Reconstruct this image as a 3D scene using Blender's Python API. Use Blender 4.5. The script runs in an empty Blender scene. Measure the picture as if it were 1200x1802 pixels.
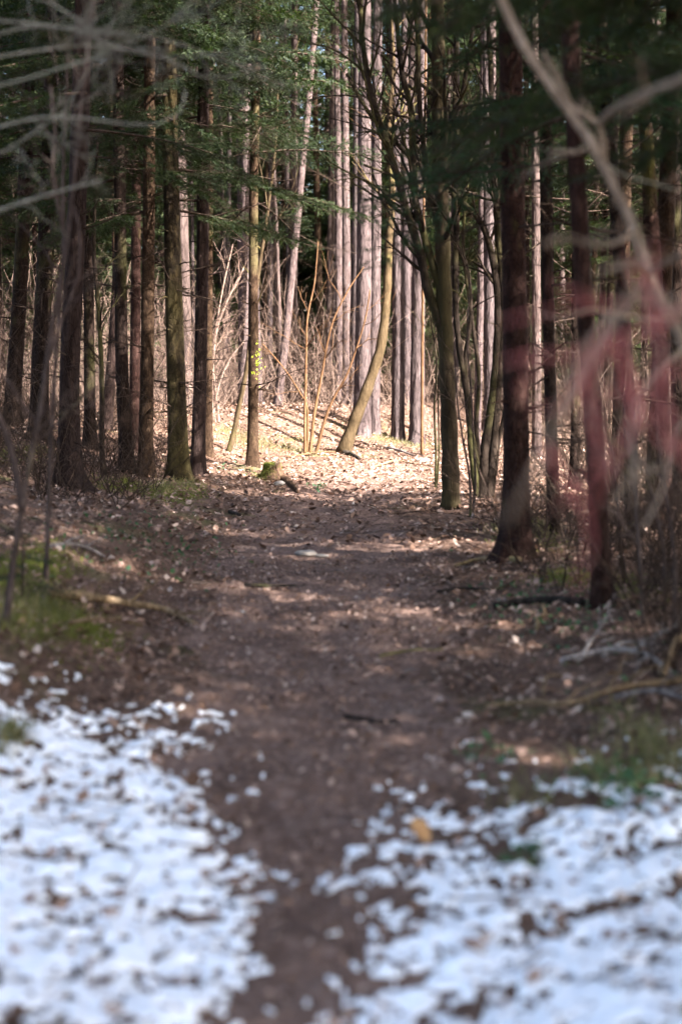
import bpy, math, random
import numpy as np
from mathutils import Vector, Matrix, noise as mn

SC = bpy.context.scene
COL = SC.collection
rad = math.radians
PI = math.pi
random.seed(7)
RNG = np.random.default_rng(7)

# ------------------------------------------------------------------ camera, sky, sun, exposure
CAM_H, PITCH, LENS = 1.5, math.atan(251 / 2503.0), 50.0
cam_d = bpy.data.cameras.new('camera')
cam = bpy.data.objects.new('camera', cam_d)
COL.objects.link(cam)
cam.location = (0, 0, CAM_H)
cam.rotation_euler = (math.pi / 2 - PITCH, 0, 0)
cam_d.sensor_fit = 'VERTICAL'
cam_d.sensor_height = 36.0
cam_d.lens = LENS
cam_d.clip_end = 2000
cam_d.dof.use_dof = True
cam_d.dof.focus_distance = 20.5
cam_d.dof.aperture_fstop = 1.25
SC.camera = cam

SUN_EL, SUN_AZ = rad(40), math.atan2(0.80, -0.60)      # azimuth from +Y towards +X
to_sun = Vector((math.sin(SUN_AZ) * math.cos(SUN_EL), math.cos(SUN_AZ) * math.cos(SUN_EL), math.sin(SUN_EL)))
world = bpy.data.worlds.new('World')
SC.world = world
world.use_nodes = True
wn = world.node_tree
sky = wn.nodes.new('ShaderNodeTexSky')
sky.sky_type = 'NISHITA'
sky.sun_disc = False
sky.sun_elevation = SUN_EL
sky.sun_rotation = SUN_AZ
sky.dust_density = 3.4
sky.ozone_density = 0.8
wn.links.new(sky.outputs[0], wn.nodes['Background'].inputs[0])
wn.nodes['Background'].inputs[1].default_value = 0.066
sun_d = bpy.data.lights.new('sun', 'SUN')
sun_d.energy = 5.0
sun_d.angle = rad(0.5)
sun_d.color = (1.0, 0.94, 0.90)
sun = bpy.data.objects.new('sun', sun_d)
COL.objects.link(sun)
sun.rotation_euler = to_sun.to_track_quat('Z', 'Y').to_euler()
SC.view_settings.view_transform = 'Standard'
SC.view_settings.look = 'None'
SC.view_settings.gamma = 1.0
SC.view_settings.exposure = 3.52
SC.cycles.use_denoising = True
SC.cycles.max_bounces = 4
SC.cycles.diffuse_bounces = 3
SC.cycles.use_adaptive_sampling = True
SC.cycles.adaptive_threshold = 0.03
SC.cycles.transmission_bounces = 4
SC.cycles.caustics_reflective = False
SC.cycles.caustics_refractive = False

# ------------------------------------------------------------------ terrain and pixel helpers (photo pixels, 1200 x 1802)
FPX = 1802 * LENS / 36.0
CP, SP = math.cos(PITCH), math.sin(PITCH)

def sstep(a, b, x):
    t = np.clip((np.asarray(x, float) - a) / (b - a), 0, 1)
    return t * t * (3 - 2 * t)

PC_Y = np.array([-30, 0, 3.3, 5.8, 10.7, 15, 18.8, 20.9, 23, 26, 30, 40, 80.])
PC_X = np.array([-.3, -.15, -.12, -.10, -.13, -.18, .15, .55, 1.3, 2.8, 5.4, 13, 50])
def path_x(y): return np.interp(y, PC_Y, PC_X)
PW_Y = np.array([-30, 3, 4.5, 6, 8.5, 11, 15, 19, 23, 80])
PW_W = np.array([.42, .40, .48, .58, .80, .84, .80, .8, .7, .7])
def path_w(y): return np.interp(y, PW_Y, PW_W)

def terrain(x, y):
    x = np.asarray(x, float); y = np.asarray(y, float)
    dx = x - path_x(y)
    z = -0.05 * np.exp(-(dx / 0.75) ** 2)
    z = z + 0.62 * sstep(1.9, 5.2, -dx) * sstep(4.0, 13, y)
    z = z + 0.10 * sstep(0.9, 2.2, -dx) * sstep(3, 7, y)
    z = z + 0.07 * sstep(0.9, 2.6, dx) * sstep(4, 9, y)
    near = sstep(4.5, 7, y) * (1 - sstep(11, 16, y))
    z = z + near * (0.24 * sstep(.85, 1.8, -dx) + 0.02 * sstep(.9, 1.6, dx))
    z = z + 0.020 * np.sin(1.7 * x + 0.6 * y) * np.sin(1.1 * y - 0.7 * x + 1) + 0.012 * np.sin(4.3 * x + 1.3) * np.sin(3.7 * y)
    z = z + 0.05 * np.sin(0.35 * y + 1.0) * np.sin(0.4 * x + .5) * sstep(12, 20, y)
    z = z + 0.25 * sstep(32, 60, y)
    return z

def tz(x, y): return float(terrain(x, y))

def fine_relief(x, y):
    return .026 * mn.noise((x * 3.4, y * 3.4, 1.3)) + .015 * mn.noise((x * 11, y * 11, 5.1))

def ray(px, py):
    u = (px - 600) / FPX; v = (901 - py) / FPX
    return np.array([u, CP + v * SP, -SP + v * CP])

def at(px, py, Y):
    d = ray(px, py)
    return np.array([0, 0, CAM_H]) + d * (Y / d[1])

def ground_at(px, py, lift=0.0):
    d = ray(px, py)
    o = np.array([0, 0, CAM_H])
    t0, t = 1.0, 1.0
    while t < 120:
        p = o + d * t
        if p[2] < tz(p[0], p[1]):
            break
        t0 = t; t += 0.15
    for _ in range(18):
        m = .5 * (t0 + t); p = o + d * m
        if p[2] < tz(p[0], p[1]): t = m
        else: t0 = m
    p = o + d * t
    p[2] = tz(p[0], p[1]) + lift
    return p

def on_ground(px, Y, lift=0.0):
    x = (px - 600) / FPX * Y / CP
    for _ in range(5):
        z = tz(x, Y)
        depth = Y * CP - (z - CAM_H) * SP
        x = (px - 600) / FPX * depth
    return np.array([x, Y, tz(x, Y) + lift])

# ------------------------------------------------------------------ mesh helpers
class MB:
    def __init__(s): s.v = []; s.q = []; s.t = []; s.n = 0
    def add(s, v, q=None, t=None):
        v = np.asarray(v, float).reshape(-1, 3)
        if q is not None and len(q): s.q.append(np.asarray(q, int) + s.n)
        if t is not None and len(t): s.t.append(np.asarray(t, int) + s.n)
        s.v.append(v); s.n += len(v)
    def arrays(s):
        v = np.concatenate(s.v) if s.v else np.zeros((0, 3))
        q = np.concatenate(s.q) if s.q else np.zeros((0, 4), int)
        t = np.concatenate(s.t) if s.t else np.zeros((0, 3), int)
        return v, q, t
    def mesh(s, name, mat, smooth=True):
        v, q, t = s.arrays()
        return mesh_from(name, v, q, t, mat, smooth)

def mesh_from(name, v, q, t, mat, smooth=True):
    me = bpy.data.meshes.new(name)
    me.vertices.add(len(v))
    me.vertices.foreach_set('co', np.asarray(v, np.float32).ravel())
    idx = np.concatenate([np.asarray(q, np.int32).ravel(), np.asarray(t, np.int32).ravel()]).astype(np.int32)
    tot = np.concatenate([np.full(len(q), 4), np.full(len(t), 3)]).astype(np.int32)
    start = np.concatenate([[0], np.cumsum(tot)[:-1]]).astype(np.int32) if len(tot) else np.zeros(0, np.int32)
    me.loops.add(len(idx)); me.loops.foreach_set('vertex_index', idx)
    me.polygons.add(len(tot)); me.polygons.foreach_set('loop_start', start)
    if smooth: me.polygons.foreach_set('use_smooth', np.ones(len(tot), bool))
    me.update(calc_edges=True)
    me.validate()
    if mat is not None: me.materials.append(mat)
    return me

def link(name, me, parent=None, loc=None, rot=None, scale=None):
    o = bpy.data.objects.new(name, me)
    COL.objects.link(o)
    if parent is not None: o.parent = parent
    if loc is not None: o.location = loc
    if rot is not None: o.rotation_euler = rot
    if scale is not None: o.scale = (scale,) * 3 if not hasattr(scale, '__len__') else scale
    return o

def tag(o, label=None, cat=None, group=None, kind=None):
    if label: o['label'] = label
    if cat: o['category'] = cat
    if group: o['group'] = group
    if kind: o['kind'] = kind
    return o

def thing(name, label, cat, loc, group=None):
    o = bpy.data.objects.new(name, None)
    o.empty_display_size = .2
    COL.objects.link(o); o.location = loc
    return tag(o, label, cat, group)

def smooth_path(pts, n):
    """Catmull-Rom resample to n points."""
    p = np.asarray(pts, float)
    if len(p) == 2:
        t = np.linspace(0, 1, n)[:, None]
        return p[0] * (1 - t) + p[1] * t
    P = np.vstack([2 * p[0] - p[1], p, 2 * p[-1] - p[-2]])
    L = np.concatenate([[0], np.cumsum(np.linalg.norm(np.diff(p, axis=0), axis=1))])
    s = np.linspace(0, L[-1], n)
    out = np.zeros((n, 3))
    for k, x in enumerate(s):
        i = min(max(np.searchsorted(L, x, side='right') - 1, 0), len(p) - 2)
        u = (x - L[i]) / max(L[i + 1] - L[i], 1e-9)
        a, b, c, d = P[i], P[i + 1], P[i + 2], P[i + 3]
        out[k] = .5 * (2 * b + (c - a) * u + (2 * a - 5 * b + 4 * c - d) * u * u + (3 * b - a - 3 * c + d) * u ** 3)
    return out

def tube(mb, pts, radii, sides=6, disp=None, cap=True):
    p = np.asarray(pts, float); n = len(p)
    r = np.broadcast_to(np.asarray(radii, float), (n,))
    T = np.gradient(p, axis=0)
    T /= np.linalg.norm(T, axis=1)[:, None] + 1e-12
    a = np.array([1., 0, 0]) if abs(T[0][0]) < .8 else np.array([0, 1., 0])
    N = np.zeros((n, 3))
    u = a - T[0] * a.dot(T[0]); u /= np.linalg.norm(u); N[0] = u
    for i in range(1, n):
        u = N[i - 1] - T[i] * N[i - 1].dot(T[i]); N[i] = u / (np.linalg.norm(u) + 1e-12)
    B = np.cross(T, N)
    ang = np.arange(sides) * 2 * math.pi / sides
    ca, sa = np.cos(ang), np.sin(ang)
    dirs = N[:, None, :] * ca[None, :, None] + B[:, None, :] * sa[None, :, None]
    R = np.repeat(r[:, None], sides, 1)
    if disp is not None: R = disp(p, dirs, R)
    v = p[:, None, :] + dirs * R[:, :, None]
    i = np.arange(n - 1)[:, None] * sides; j = np.arange(sides)[None, :]; k = (j + 1) % sides
    q = np.stack([i + j, i + k, i + sides + k, i + sides + j], -1).reshape(-1, 4)
    v = v.reshape(-1, 3); t = None
    if cap:
        m = len(v)
        v = np.vstack([v, p[-1] + T[-1] * r[-1] * .4, p[0] - T[0] * r[0] * .2])
        jj = np.arange(sides); kk = (jj + 1) % sides
        e = (n - 1) * sides
        t = np.vstack([np.stack([e + jj, e + kk, np.full(sides, m)], -1), np.stack([kk, jj, np.full(sides, m + 1)], -1)])
    mb.add(v, q, t)

def wander(rng, start, direction, length, n, wob=0.12, droop=0.0):
    """A wandering twig polyline."""
    d = np.asarray(direction, float); d = d / np.linalg.norm(d)
    p = [np.asarray(start, float)]; st = length / (n - 1)
    for _ in range(n - 1):
        d = d + rng.normal(0, wob, 3); d[2] -= droop
        d /= np.linalg.norm(d)
        p.append(p[-1] + d * st)
    return np.array(p)

def side_dir(rng, t, spread):
    t = t / np.linalg.norm(t)
    a = rng.normal(0, 1, 3); a -= t * a.dot(t); a /= np.linalg.norm(a) + 1e-9
    return t * math.cos(spread) + a * math.sin(spread)

def twig_tree(mb, rng, pts, r0, r1, depth, kids=5, spread=.7, lfac=.5, sides=5, wob=.1, droop=0., flat=0., t0=.2):
    tube(mb, pts, np.linspace(r0, r1, len(pts)), sides)
    if depth <= 0: return
    L = np.linalg.norm(np.diff(pts, axis=0), axis=1).sum()
    for k in range(kids):
        s = t0 + (.97 - t0) * (k + rng.random()) / kids
        f = s * (len(pts) - 1); i = min(int(f), len(pts) - 2); u = f - i
        p = pts[i] * (1 - u) + pts[i + 1] * u
        d = side_dir(rng, pts[i + 1] - pts[i], spread * rng.uniform(.7, 1.3))
        if flat: d[2] *= (1 - flat)
        l = L * lfac * rng.uniform(.5, 1.15) * (1.1 - .6 * s)
        rr = (r0 + (r1 - r0) * s) * .62
        c = wander(rng, p, d, l, max(4, min(8, int(l / .12))), wob, droop)
        twig_tree(mb, rng, c, rr, max(rr * .35, .0009), depth - 1, max(2, kids - 1), spread, lfac, max(3, sides - 1), wob, droop, flat, .15)

# ------------------------------------------------------------------ materials
def nmat(name):
    m = bpy.data.materials.new(name); m.use_nodes = True
    return m, m.node_tree, m.node_tree.nodes['Principled BSDF']

def ramp(nt, fac, stops, interp='LINEAR'):
    r = nt.nodes.new('ShaderNodeValToRGB'); e = r.color_ramp.elements
    r.color_ramp.interpolation = interp
    while len(e) < len(stops): e.new(.5)
    for k, (p, c) in enumerate(stops):
        e[k].position = p; e[k].color = (*c, 1)
    if fac is not None: nt.links.new(fac, r.inputs[0])
    return r.outputs[0]

def tex(nt, kind, scale, detail=3, vec=None, rough=.55, **kw):
    n = nt.nodes.new('ShaderNodeTex' + kind)
    n.inputs['Scale'].default_value = scale
    if kind == 'Noise':
        n.inputs['Detail'].default_value = detail; n.inputs['Roughness'].default_value = rough
    if vec is not None: nt.links.new(vec, n.inputs['Vector'])
    for k, x in kw.items(): setattr(n, k, x)
    return n

def mapping(nt, coord, scale=(1, 1, 1), rnd=False):
    tc = nt.nodes.new('ShaderNodeTexCoord'); mp = nt.nodes.new('ShaderNodeMapping')
    mp.inputs['Scale'].default_value = scale
    nt.links.new(tc.outputs[coord], mp.inputs[0])
    if rnd:
        oi = nt.nodes.new('ShaderNodeObjectInfo'); vm = nt.nodes.new('ShaderNodeVectorMath'); vm.operation = 'SCALE'
        vm.inputs[0].default_value = (37, 53, 71)
        nt.links.new(oi.outputs['Random'], vm.inputs['Scale'])
        nt.links.new(vm.outputs[0], mp.inputs['Location'])
    return mp.outputs[0]

def mix(nt, fac, a, b, mode='MIX'):
    m = nt.nodes.new('ShaderNodeMix'); m.data_type = 'RGBA'; m.blend_type = mode
    for s, x in ((m.inputs[0], fac), (m.inputs[6], a), (m.inputs[7], b)):
        if isinstance(x, (int, float)): s.default_value = x
        elif isinstance(x, tuple): s.default_value = (*x, 1)
        else: nt.links.new(x, s)
    return m.outputs[2]

def math_n(nt, op, a, b=None):
    m = nt.nodes.new('ShaderNodeMath'); m.operation = op
    for k, x in enumerate((a, b)):
        if x is None: continue
        if isinstance(x, (int, float)): m.inputs[k].default_value = x
        else: nt.links.new(x, m.inputs[k])
    return m.outputs[0]

def bump(nt, bsdf, h, strength=.5, dist=.02):
    b = nt.nodes.new('ShaderNodeBump'); b.inputs['Strength'].default_value = strength; b.inputs['Distance'].default_value = dist
    nt.links.new(h, b.inputs['Height']); nt.links.new(b.outputs[0], bsdf.inputs['Normal'])

def bark(name, dark, mid, light, vs=(9, 9, 2.2), moss=0.0, mossc=(.10, .11, .025), bstr=.8, rough=.9, crk=.75):
    m, nt, b = nmat(name)
    v = mapping(nt, 'Object', vs, True)
    n1 = tex(nt, 'Noise', 1.6, 6, v, .65)
    vo = tex(nt, 'Voronoi', 2.6, vec=v, feature='DISTANCE_TO_EDGE')
    v2 = mapping(nt, 'Object', (1, 1, .6), True)
    n2 = tex(nt, 'Noise', 1.3, 4, v2)
    c = ramp(nt, n1.outputs[0], [(.28, dark), (.5, mid), (.72, light)])
    crack = ramp(nt, vo.outputs['Distance'], [(0, (0.35,) * 3), (.12, (1,) * 3)])
    c = mix(nt, crk, c, crack, 'MULTIPLY')
    c = mix(nt, .5, c, ramp(nt, n2.outputs[0], [(.3, (.55, .5, .5)), (.7, (1.15, 1.1, 1.05))]), 'MULTIPLY')
    if moss:
        ms = ramp(nt, n2.outputs[0], [(.62 - moss * .35, (0,) * 3), (.72 - moss * .3, (1,) * 3)])
        mf = mix(nt, .8, ms, n1.outputs[0], 'MULTIPLY')
        c = mix(nt, mf, c, mossc)
    oi = nt.nodes.new('ShaderNodeObjectInfo')
    c = mix(nt, .5, c, ramp(nt, oi.outputs['Random'], [(0, (.7, .66, .66)), (.5, (1, .98, .95)), (1, (1.2, 1.12, 1.05))]), 'MULTIPLY')
    nt.links.new(c, b.inputs['Base Color'])
    b.inputs['Roughness'].default_value = rough
    b.inputs['Specular IOR Level'].default_value = .06
    h = mix(nt, .5, n1.outputs[0], crack)
    bump(nt, b, h, bstr, .015)
    return m

M = {}
M['spruce'] = bark('spruce_bark', (.007, .0045, .0035), (.018, .0117, .009), (.044, .030, .0235), (11, 11, 4), .10, (.07, .068, .025))
M['spruce_red'] = bark('reddish_spruce_bark', (.012, .006, .0047), (.026, .0135, .011), (.055, .032, .026), (12, 12, 5), .05)
M['spruce_purple'] = bark('purple_spruce_bark', (.009, .0055, .005), (.023, .015, .013), (.05, .035, .030), (10, 10, 2.5), .0)
M['slim'] = bark('slim_spruce_bark', (.016, .0095, .006), (.036, .022, .0135), (.068, .045, .028), (14, 14, 7), .12, (.09, .08, .035))
M['pine'] = bark('pine_bark', (.022, .0165, .0165), (.064, .050, .050), (.112, .091, .090), (10, 10, 1.5), .0, bstr=.8, crk=.7)
M['pale'] = bark('pale_pine_bark', (.043, .032, .031), (.082, .062, .06), (.13, .102, .098), (11, 11, 2.2), .0, crk=.9)
M['farpine'] = bark('far_pine_bark', (.026, .019, .017), (.062, .046, .042), (.11, .085, .079), (8, 8, 1.3), .0)
M['mossy'] = bark('mossy_bark', (.006, .0045, .0035), (.02, .015, .009), (.065, .048, .024), (10, 10, 4), .3, (.05, .04, .015))
M['hornbeam'] = bark('hornbeam_bark', (.018, .0135, .0085), (.04, .03, .0185), (.075, .058, .036), (7, 7, 3), .45, (.038, .033, .014), .5, crk=.2)
M['darkwood'] = bark('dark_limb_bark', (.010, .0075, .006), (.025, .0185, .014), (.05, .038, .028), (9, 9, 3), .35, (.06, .058, .02), .6, crk=.3)
M['olive'] = bark('olive_bark', (.028, .02, .011), (.058, .042, .023), (.092, .068, .04), (8, 8, 3), .2, (.15, .14, .05), .5, crk=.25)
M['hazel'] = bark('hazel_bark', (.06, .032, .016), (.11, .062, .032), (.17, .10, .055), (14, 14, 4), .0, bstr=.4, crk=.3)
M['deadtwig'] = bark('dead_twig_bark', (.022, .015, .012), (.05, .035, .027), (.10, .075, .058), (14, 14, 6), .0, bstr=.2)
M['lichen'] = bark('lichen_twig_bark', (.12, .12, .10), (.23, .232, .20), (.33, .335, .29), (16, 16, 5), .2, (.2, .22, .17), .3)
M['sapling'] = bark('sapling_bark', (.03, .022, .02), (.07, .053, .048), (.125, .099, .09), (14, 14, 4), .1, bstr=.3)
M['tan'] = bark('tan_branch_bark', (.15, .115, .085), (.27, .215, .165), (.37, .31, .25), (12, 12, 3), .0, bstr=.4)
M['redtwig'] = bark('red_twig_bark', (.32, .095, .095), (.46, .16, .155), (.55, .26, .245), (14, 14, 3), .0, bstr=.3)
M['greystick'] = bark('grey_stick_bark', (.10, .085, .08), (.22, .195, .185), (.36, .33, .31), (9, 9, 3), .0)
M['brownstick'] = bark('brown_stick_bark', (.09, .06, .035), (.19, .135, .08), (.30, .23, .15), (9, 9, 3), .15)
M['darkstick'] = bark('dark_stick_bark', (.012, .010, .008), (.03, .024, .02), (.06, .05, .04), (9, 9, 3), .2)
M['brush'] = bark('brush_twig_bark', (.085, .058, .046), (.16, .114, .092), (.25, .19, .158), (3, 3, 3), .0, bstr=.1)
M['greybrown'] = bark('twig_litter_bark', (.05, .036, .03), (.13, .10, .082), (.26, .215, .18), (5, 5, 5), .0, bstr=.1)
M['tanleaf'] = bark('tan_leaf', (.26, .14, .06), (.42, .24, .11), (.52, .33, .17), (30, 30, 30), .0, bstr=.2, crk=.1)
M['stumpwood'] = bark('stump_bark', (.03, .02, .014), (.09, .055, .035), (.17, .11, .075), (12, 12, 3), .0)
M['cutwood'] = bark('weathered_cut_wood', (.10, .07, .05), (.20, .15, .11), (.32, .26, .2), (14, 14, 14), .2)

def needle_mat(name, a, bcol, c, tr=.35):
    m, nt, b = nmat(name)
    g = nt.nodes.new('ShaderNodeNewGeometry'); oi = nt.nodes.new('ShaderNodeObjectInfo')
    f = math_n(nt, 'ADD', math_n(nt, 'MULTIPLY', g.outputs['Random Per Island'], .7), math_n(nt, 'MULTIPLY', oi.outputs['Random'], .3))
    col = ramp(nt, f, [(0, a), (.5, bcol), (1, c)])
    nt.links.new(col, b.inputs['Base Color'])
    b.inputs['Roughness'].default_value = .6
    b.inputs['Specular IOR Level'].default_value = .15
    t = nt.nodes.new('ShaderNodeBsdfTranslucent')
    nt.links.new(mix(nt, 1.0, col, (1.3, 1.5, .6), 'MULTIPLY'), t.inputs[0])
    mx = nt.nodes.new('ShaderNodeMixShader'); mx.inputs[0].default_value = tr
    nt.links.new(b.outputs[0], mx.inputs[1]); nt.links.new(t.outputs[0], mx.inputs[2])
    nt.links.new(mx.outputs[0], nt.nodes['Material Output'].inputs[0])
    return m
M['needle'] = needle_mat('spruce_needles', (.008, .015, .006), (.017, .028, .010), (.036, .047, .015))
M['needle_teal'] = needle_mat('bluish_spruce_needles', (.008, .022, .012), (.016, .038, .019), (.034, .06, .026))
M['needle_far'] = needle_mat('far_conifer_needles', (.026, .042, .02), (.05, .07, .03), (.10, .115, .045))  # lightened evenly: sunlight on the far crowns is put into the colour
M['needle_pine'] = needle_mat('pine_needles', (.03, .05, .025), (.05, .075, .035), (.08, .11, .045))
M['moss'] = needle_mat('moss', (.07, .08, .014), (.12, .13, .025), (.19, .18, .045), .2)
M['grass'] = needle_mat('grass_blades', (.06, .075, .03), (.13, .12, .055), (.28, .22, .12), .3)
M['green_plant'] = needle_mat('small_green_leaves', (.03, .07, .04), (.05, .11, .055), (.08, .15, .06), .3)
M['ivy'] = needle_mat('yellow_green_leaves', (.18, .22, .02), (.28, .32, .03), (.4, .4, .06), .4)  # bright yellow green, varied from leaf to leaf

# leaf litter: every leaf its own dry colour
m, nt, b = nmat('dry_leaves')
g = nt.nodes.new('ShaderNodeNewGeometry')
c = ramp(nt, g.outputs['Random Per Island'], [(0, (.05, .028, .019)), (.25, (.12, .067, .042)), (.5, (.215, .130, .092)), (.7, (.30, .193, .145)), (.86, (.37, .255, .202)), (.96, (.42, .315, .262)), (1, (.50, .41, .34))])
v = mapping(nt, 'Object', (1, 1, 1)); n1 = tex(nt, 'Noise', 90, 3, v)
c = mix(nt, .6, c, ramp(nt, n1.outputs[0], [(.3, (.6, .58, .56)), (.7, (1.15, 1.12, 1.1))]), 'MULTIPLY')
nt.links.new(c, b.inputs['Base Color']); b.inputs['Roughness'].default_value = .65; b.inputs['Specular IOR Level'].default_value = .18
t = nt.nodes.new('ShaderNodeBsdfTranslucent'); nt.links.new(c, t.inputs[0])
mx = nt.nodes.new('ShaderNodeMixShader'); mx.inputs[0].default_value = .15
nt.links.new(b.outputs[0], mx.inputs[1]); nt.links.new(t.outputs[0], mx.inputs[2]); nt.links.new(mx.outputs[0], nt.nodes['Material Output'].inputs[0])
M['leaf'] = m

def soil(name, cols, mossy):
    m, nt, b = nmat(name)
    v = mapping(nt, 'Object', (1, 1, 1))
    n1 = tex(nt, 'Noise', 2.2, 6, v, .65); n2 = tex(nt, 'Noise', 38, 4, v, .7); n3 = tex(nt, 'Noise', .9, 4, v)
    vo = tex(nt, 'Voronoi', 34, vec=v)
    c = ramp(nt, n1.outputs[0], [(.3, cols[0]), (.5, cols[1]), (.72, cols[2])])
    c = mix(nt, .65, c, ramp(nt, n2.outputs[0], [(.3, (.4, .38, .37)), (.52, (1, 1, 1)), (.75, (1.7, 1.6, 1.5))]), 'MULTIPLY')
    chips = ramp(nt, vo.outputs['Color'], [(.0, cols[0]), (.55, cols[1]), (.8, cols[2]), (1, tuple(min(1, x * 2.0) for x in cols[2]))])
    c = mix(nt, .45, c, chips)
    if mossy:
        mm = ramp(nt, n3.outputs[0], [(.58, (0,) * 3), (.68, (1,) * 3)])
        mm = mix(nt, 1, mm, n2.outputs[0], 'MULTIPLY')
        c = mix(nt, mm, c, (.07, .085, .022))
    nt.links.new(c, b.inputs['Base Color']); b.inputs['Roughness'].default_value = .9; b.inputs['Specular IOR Level'].default_value = .06
    h = math_n(nt, 'ADD', n2.outputs[0], math_n(nt, 'MULTIPLY', vo.outputs['Distance'], .8))
    bump(nt, b, h, .9, .02)
    return m
M['ground'] = soil('forest_floor', [(.04, .024, .017), (.10, .06, .043), (.185, .12, .088)], True)
M['path'] = soil('trodden_earth', [(.072, .044, .034), (.14, .088, .068), (.235, .158, .126)], False)

m, nt, b = nmat('old_snow')
v = mapping(nt, 'Object', (1, 1, 1)); n1 = tex(nt, 'Noise', 22, 5, v); n2 = tex(nt, 'Noise', 160, 3, v)
c = ramp(nt, n1.outputs[0], [(.3, (.70, .71, .74)), (.5, (.83, .84, .86)), (.7, (.88, .89, .90))])
nt.links.new(c, b.inputs['Base Color']); b.inputs['Roughness'].default_value = .5
b.inputs['Subsurface Weight'].default_value = .0
bump(nt, b, math_n(nt, 'ADD', n1.outputs[0], math_n(nt, 'MULTIPLY', n2.outputs[0], .4)), .5, .015)
M['snow'] = m

m, nt, b = nmat('pale_stone')
v = mapping(nt, 'Object', (1, 1, 1), True); n1 = tex(nt, 'Noise', 9, 6, v, .65)
nt.links.new(ramp(nt, n1.outputs[0], [(.3, (.09, .075, .062)), (.5, (.17, .145, .122)), (.72, (.28, .25, .22))]), b.inputs['Base Color'])
b.inputs['Roughness'].default_value = .85; bump(nt, b, n1.outputs[0], .6, .02)
M['stone'] = m

# ------------------------------------------------------------------ ground and path: one terrain, split along the path's edge
def make_ground():
    def axis(parts):
        out = []
        for a, b_, s in parts: out += list(np.arange(a, b_ - 1e-6, s))
        return np.array(out + [parts[-1][1]])
    xs = axis([(-260, -40, 20), (-40, -12, 2), (-12, -3.5, .25), (-3.5, 3.5, .05), (3.5, 12, .25), (12, 40, 2), (40, 260, 20)])
    ys = axis([(-60, -6, 6), (-6, 2, .5), (2, 9, .045), (9, 20, .08), (20, 34, .16), (34, 60, 1.2), (60, 400, 20)])
    X, Y = np.meshgrid(xs, ys)
    Z = terrain(X, Y)
    near = (Y > 2) & (Y < 34) & (abs(X) < 8)
    zz = Z.copy()
    ii = np.argwhere(near & (abs(X) < 0.27 * Y + 1))
    for i, j in ii:
        zz[i, j] += fine_relief(X[i, j], Y[i, j])
    v = np.stack([X, Y, zz], -1).reshape(-1, 3)
    nx, ny = len(xs), len(ys)
    i, j = np.meshgrid(np.arange(ny - 1), np.arange(nx - 1), indexing='ij')
    q = np.stack([i * nx + j, i * nx + j + 1, (i + 1) * nx + j + 1, (i + 1) * nx + j], -1)
    cx = (X[:-1, :-1] + X[1:, 1:]) / 2; cy = (Y[:-1, :-1] + Y[1:, 1:]) / 2
    wob = .10 * np.sin(2.3 * cy + 1) + .07 * np.sin(5.9 * cy + .4) + .05 * np.sin(13 * cy) + .04 * np.sin(23 * cy + 2 * cx)
    inpath = (abs(cx - path_x(cy)) < path_w(cy) + wob) & (cy > 1.5) & (cy < 26)
    inpath = inpath.reshape(-1); q = q.reshape(-1, 4)
    for name, sel, mat in (('ground', ~inpath, M['ground']), ('path', inpath, M['path'])):
        qq = q[sel]; u, inv = np.unique(qq, return_inverse=True)
        o = link(name, mesh_from(name, v[u], inv.reshape(-1, 4), np.zeros((0, 3), int), mat))
        tag(o, {'ground': 'brown forest floor under the trees', 'path': 'trodden dark earth path leading into the wood'}[name], kind='structure')
make_ground()

# ------------------------------------------------------------------ snow: a thin broken sheet with its own thickness
def snow_amount(x, y):
    """>0 where snow lies; metres of thickness-ish."""
    dx = x - float(path_x(y))
    left = dx < 0
    # far border of the snow
    lim = 6.25 if left else 5.35
    lim += .25 * mn.noise((x * 1.1, y * 1.1, 3)) + (0.12 * abs(dx) if left else .22 * (abs(dx) - .6))
    f_far = (lim - y) / 1.0
    # path border: trodden dark in the middle, narrowing towards the camera
    hw = np.interp(y, [2.5, 3.2, 3.6, 4.2, 5, 6], [-.22, -.14, -.06, .06, .20, .42] if left else [-.22, -.14, -.04, .08, .26, .52])
    f_path = (abs(dx) - hw - .16 * mn.noise((x * 2.5, y * 2.5, 8))) / .38
    base = min(f_far, f_path)
    cap = (.30 if left else .20) - (.05 if left else .075) * max(0, y - 3.3)
    cov = min(base * .5 - .30, cap)
    n = .34 * mn.noise((x * 4.5, y * 5.5, 0.3)) + .42 * mn.noise((x * 14, y * 16, 7.7)) + .42 * mn.noise((x * 30, y * 38, 4.2)) + .44 * mn.noise((x * 60, y * 72, 2.2))
    return cov + n

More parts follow.
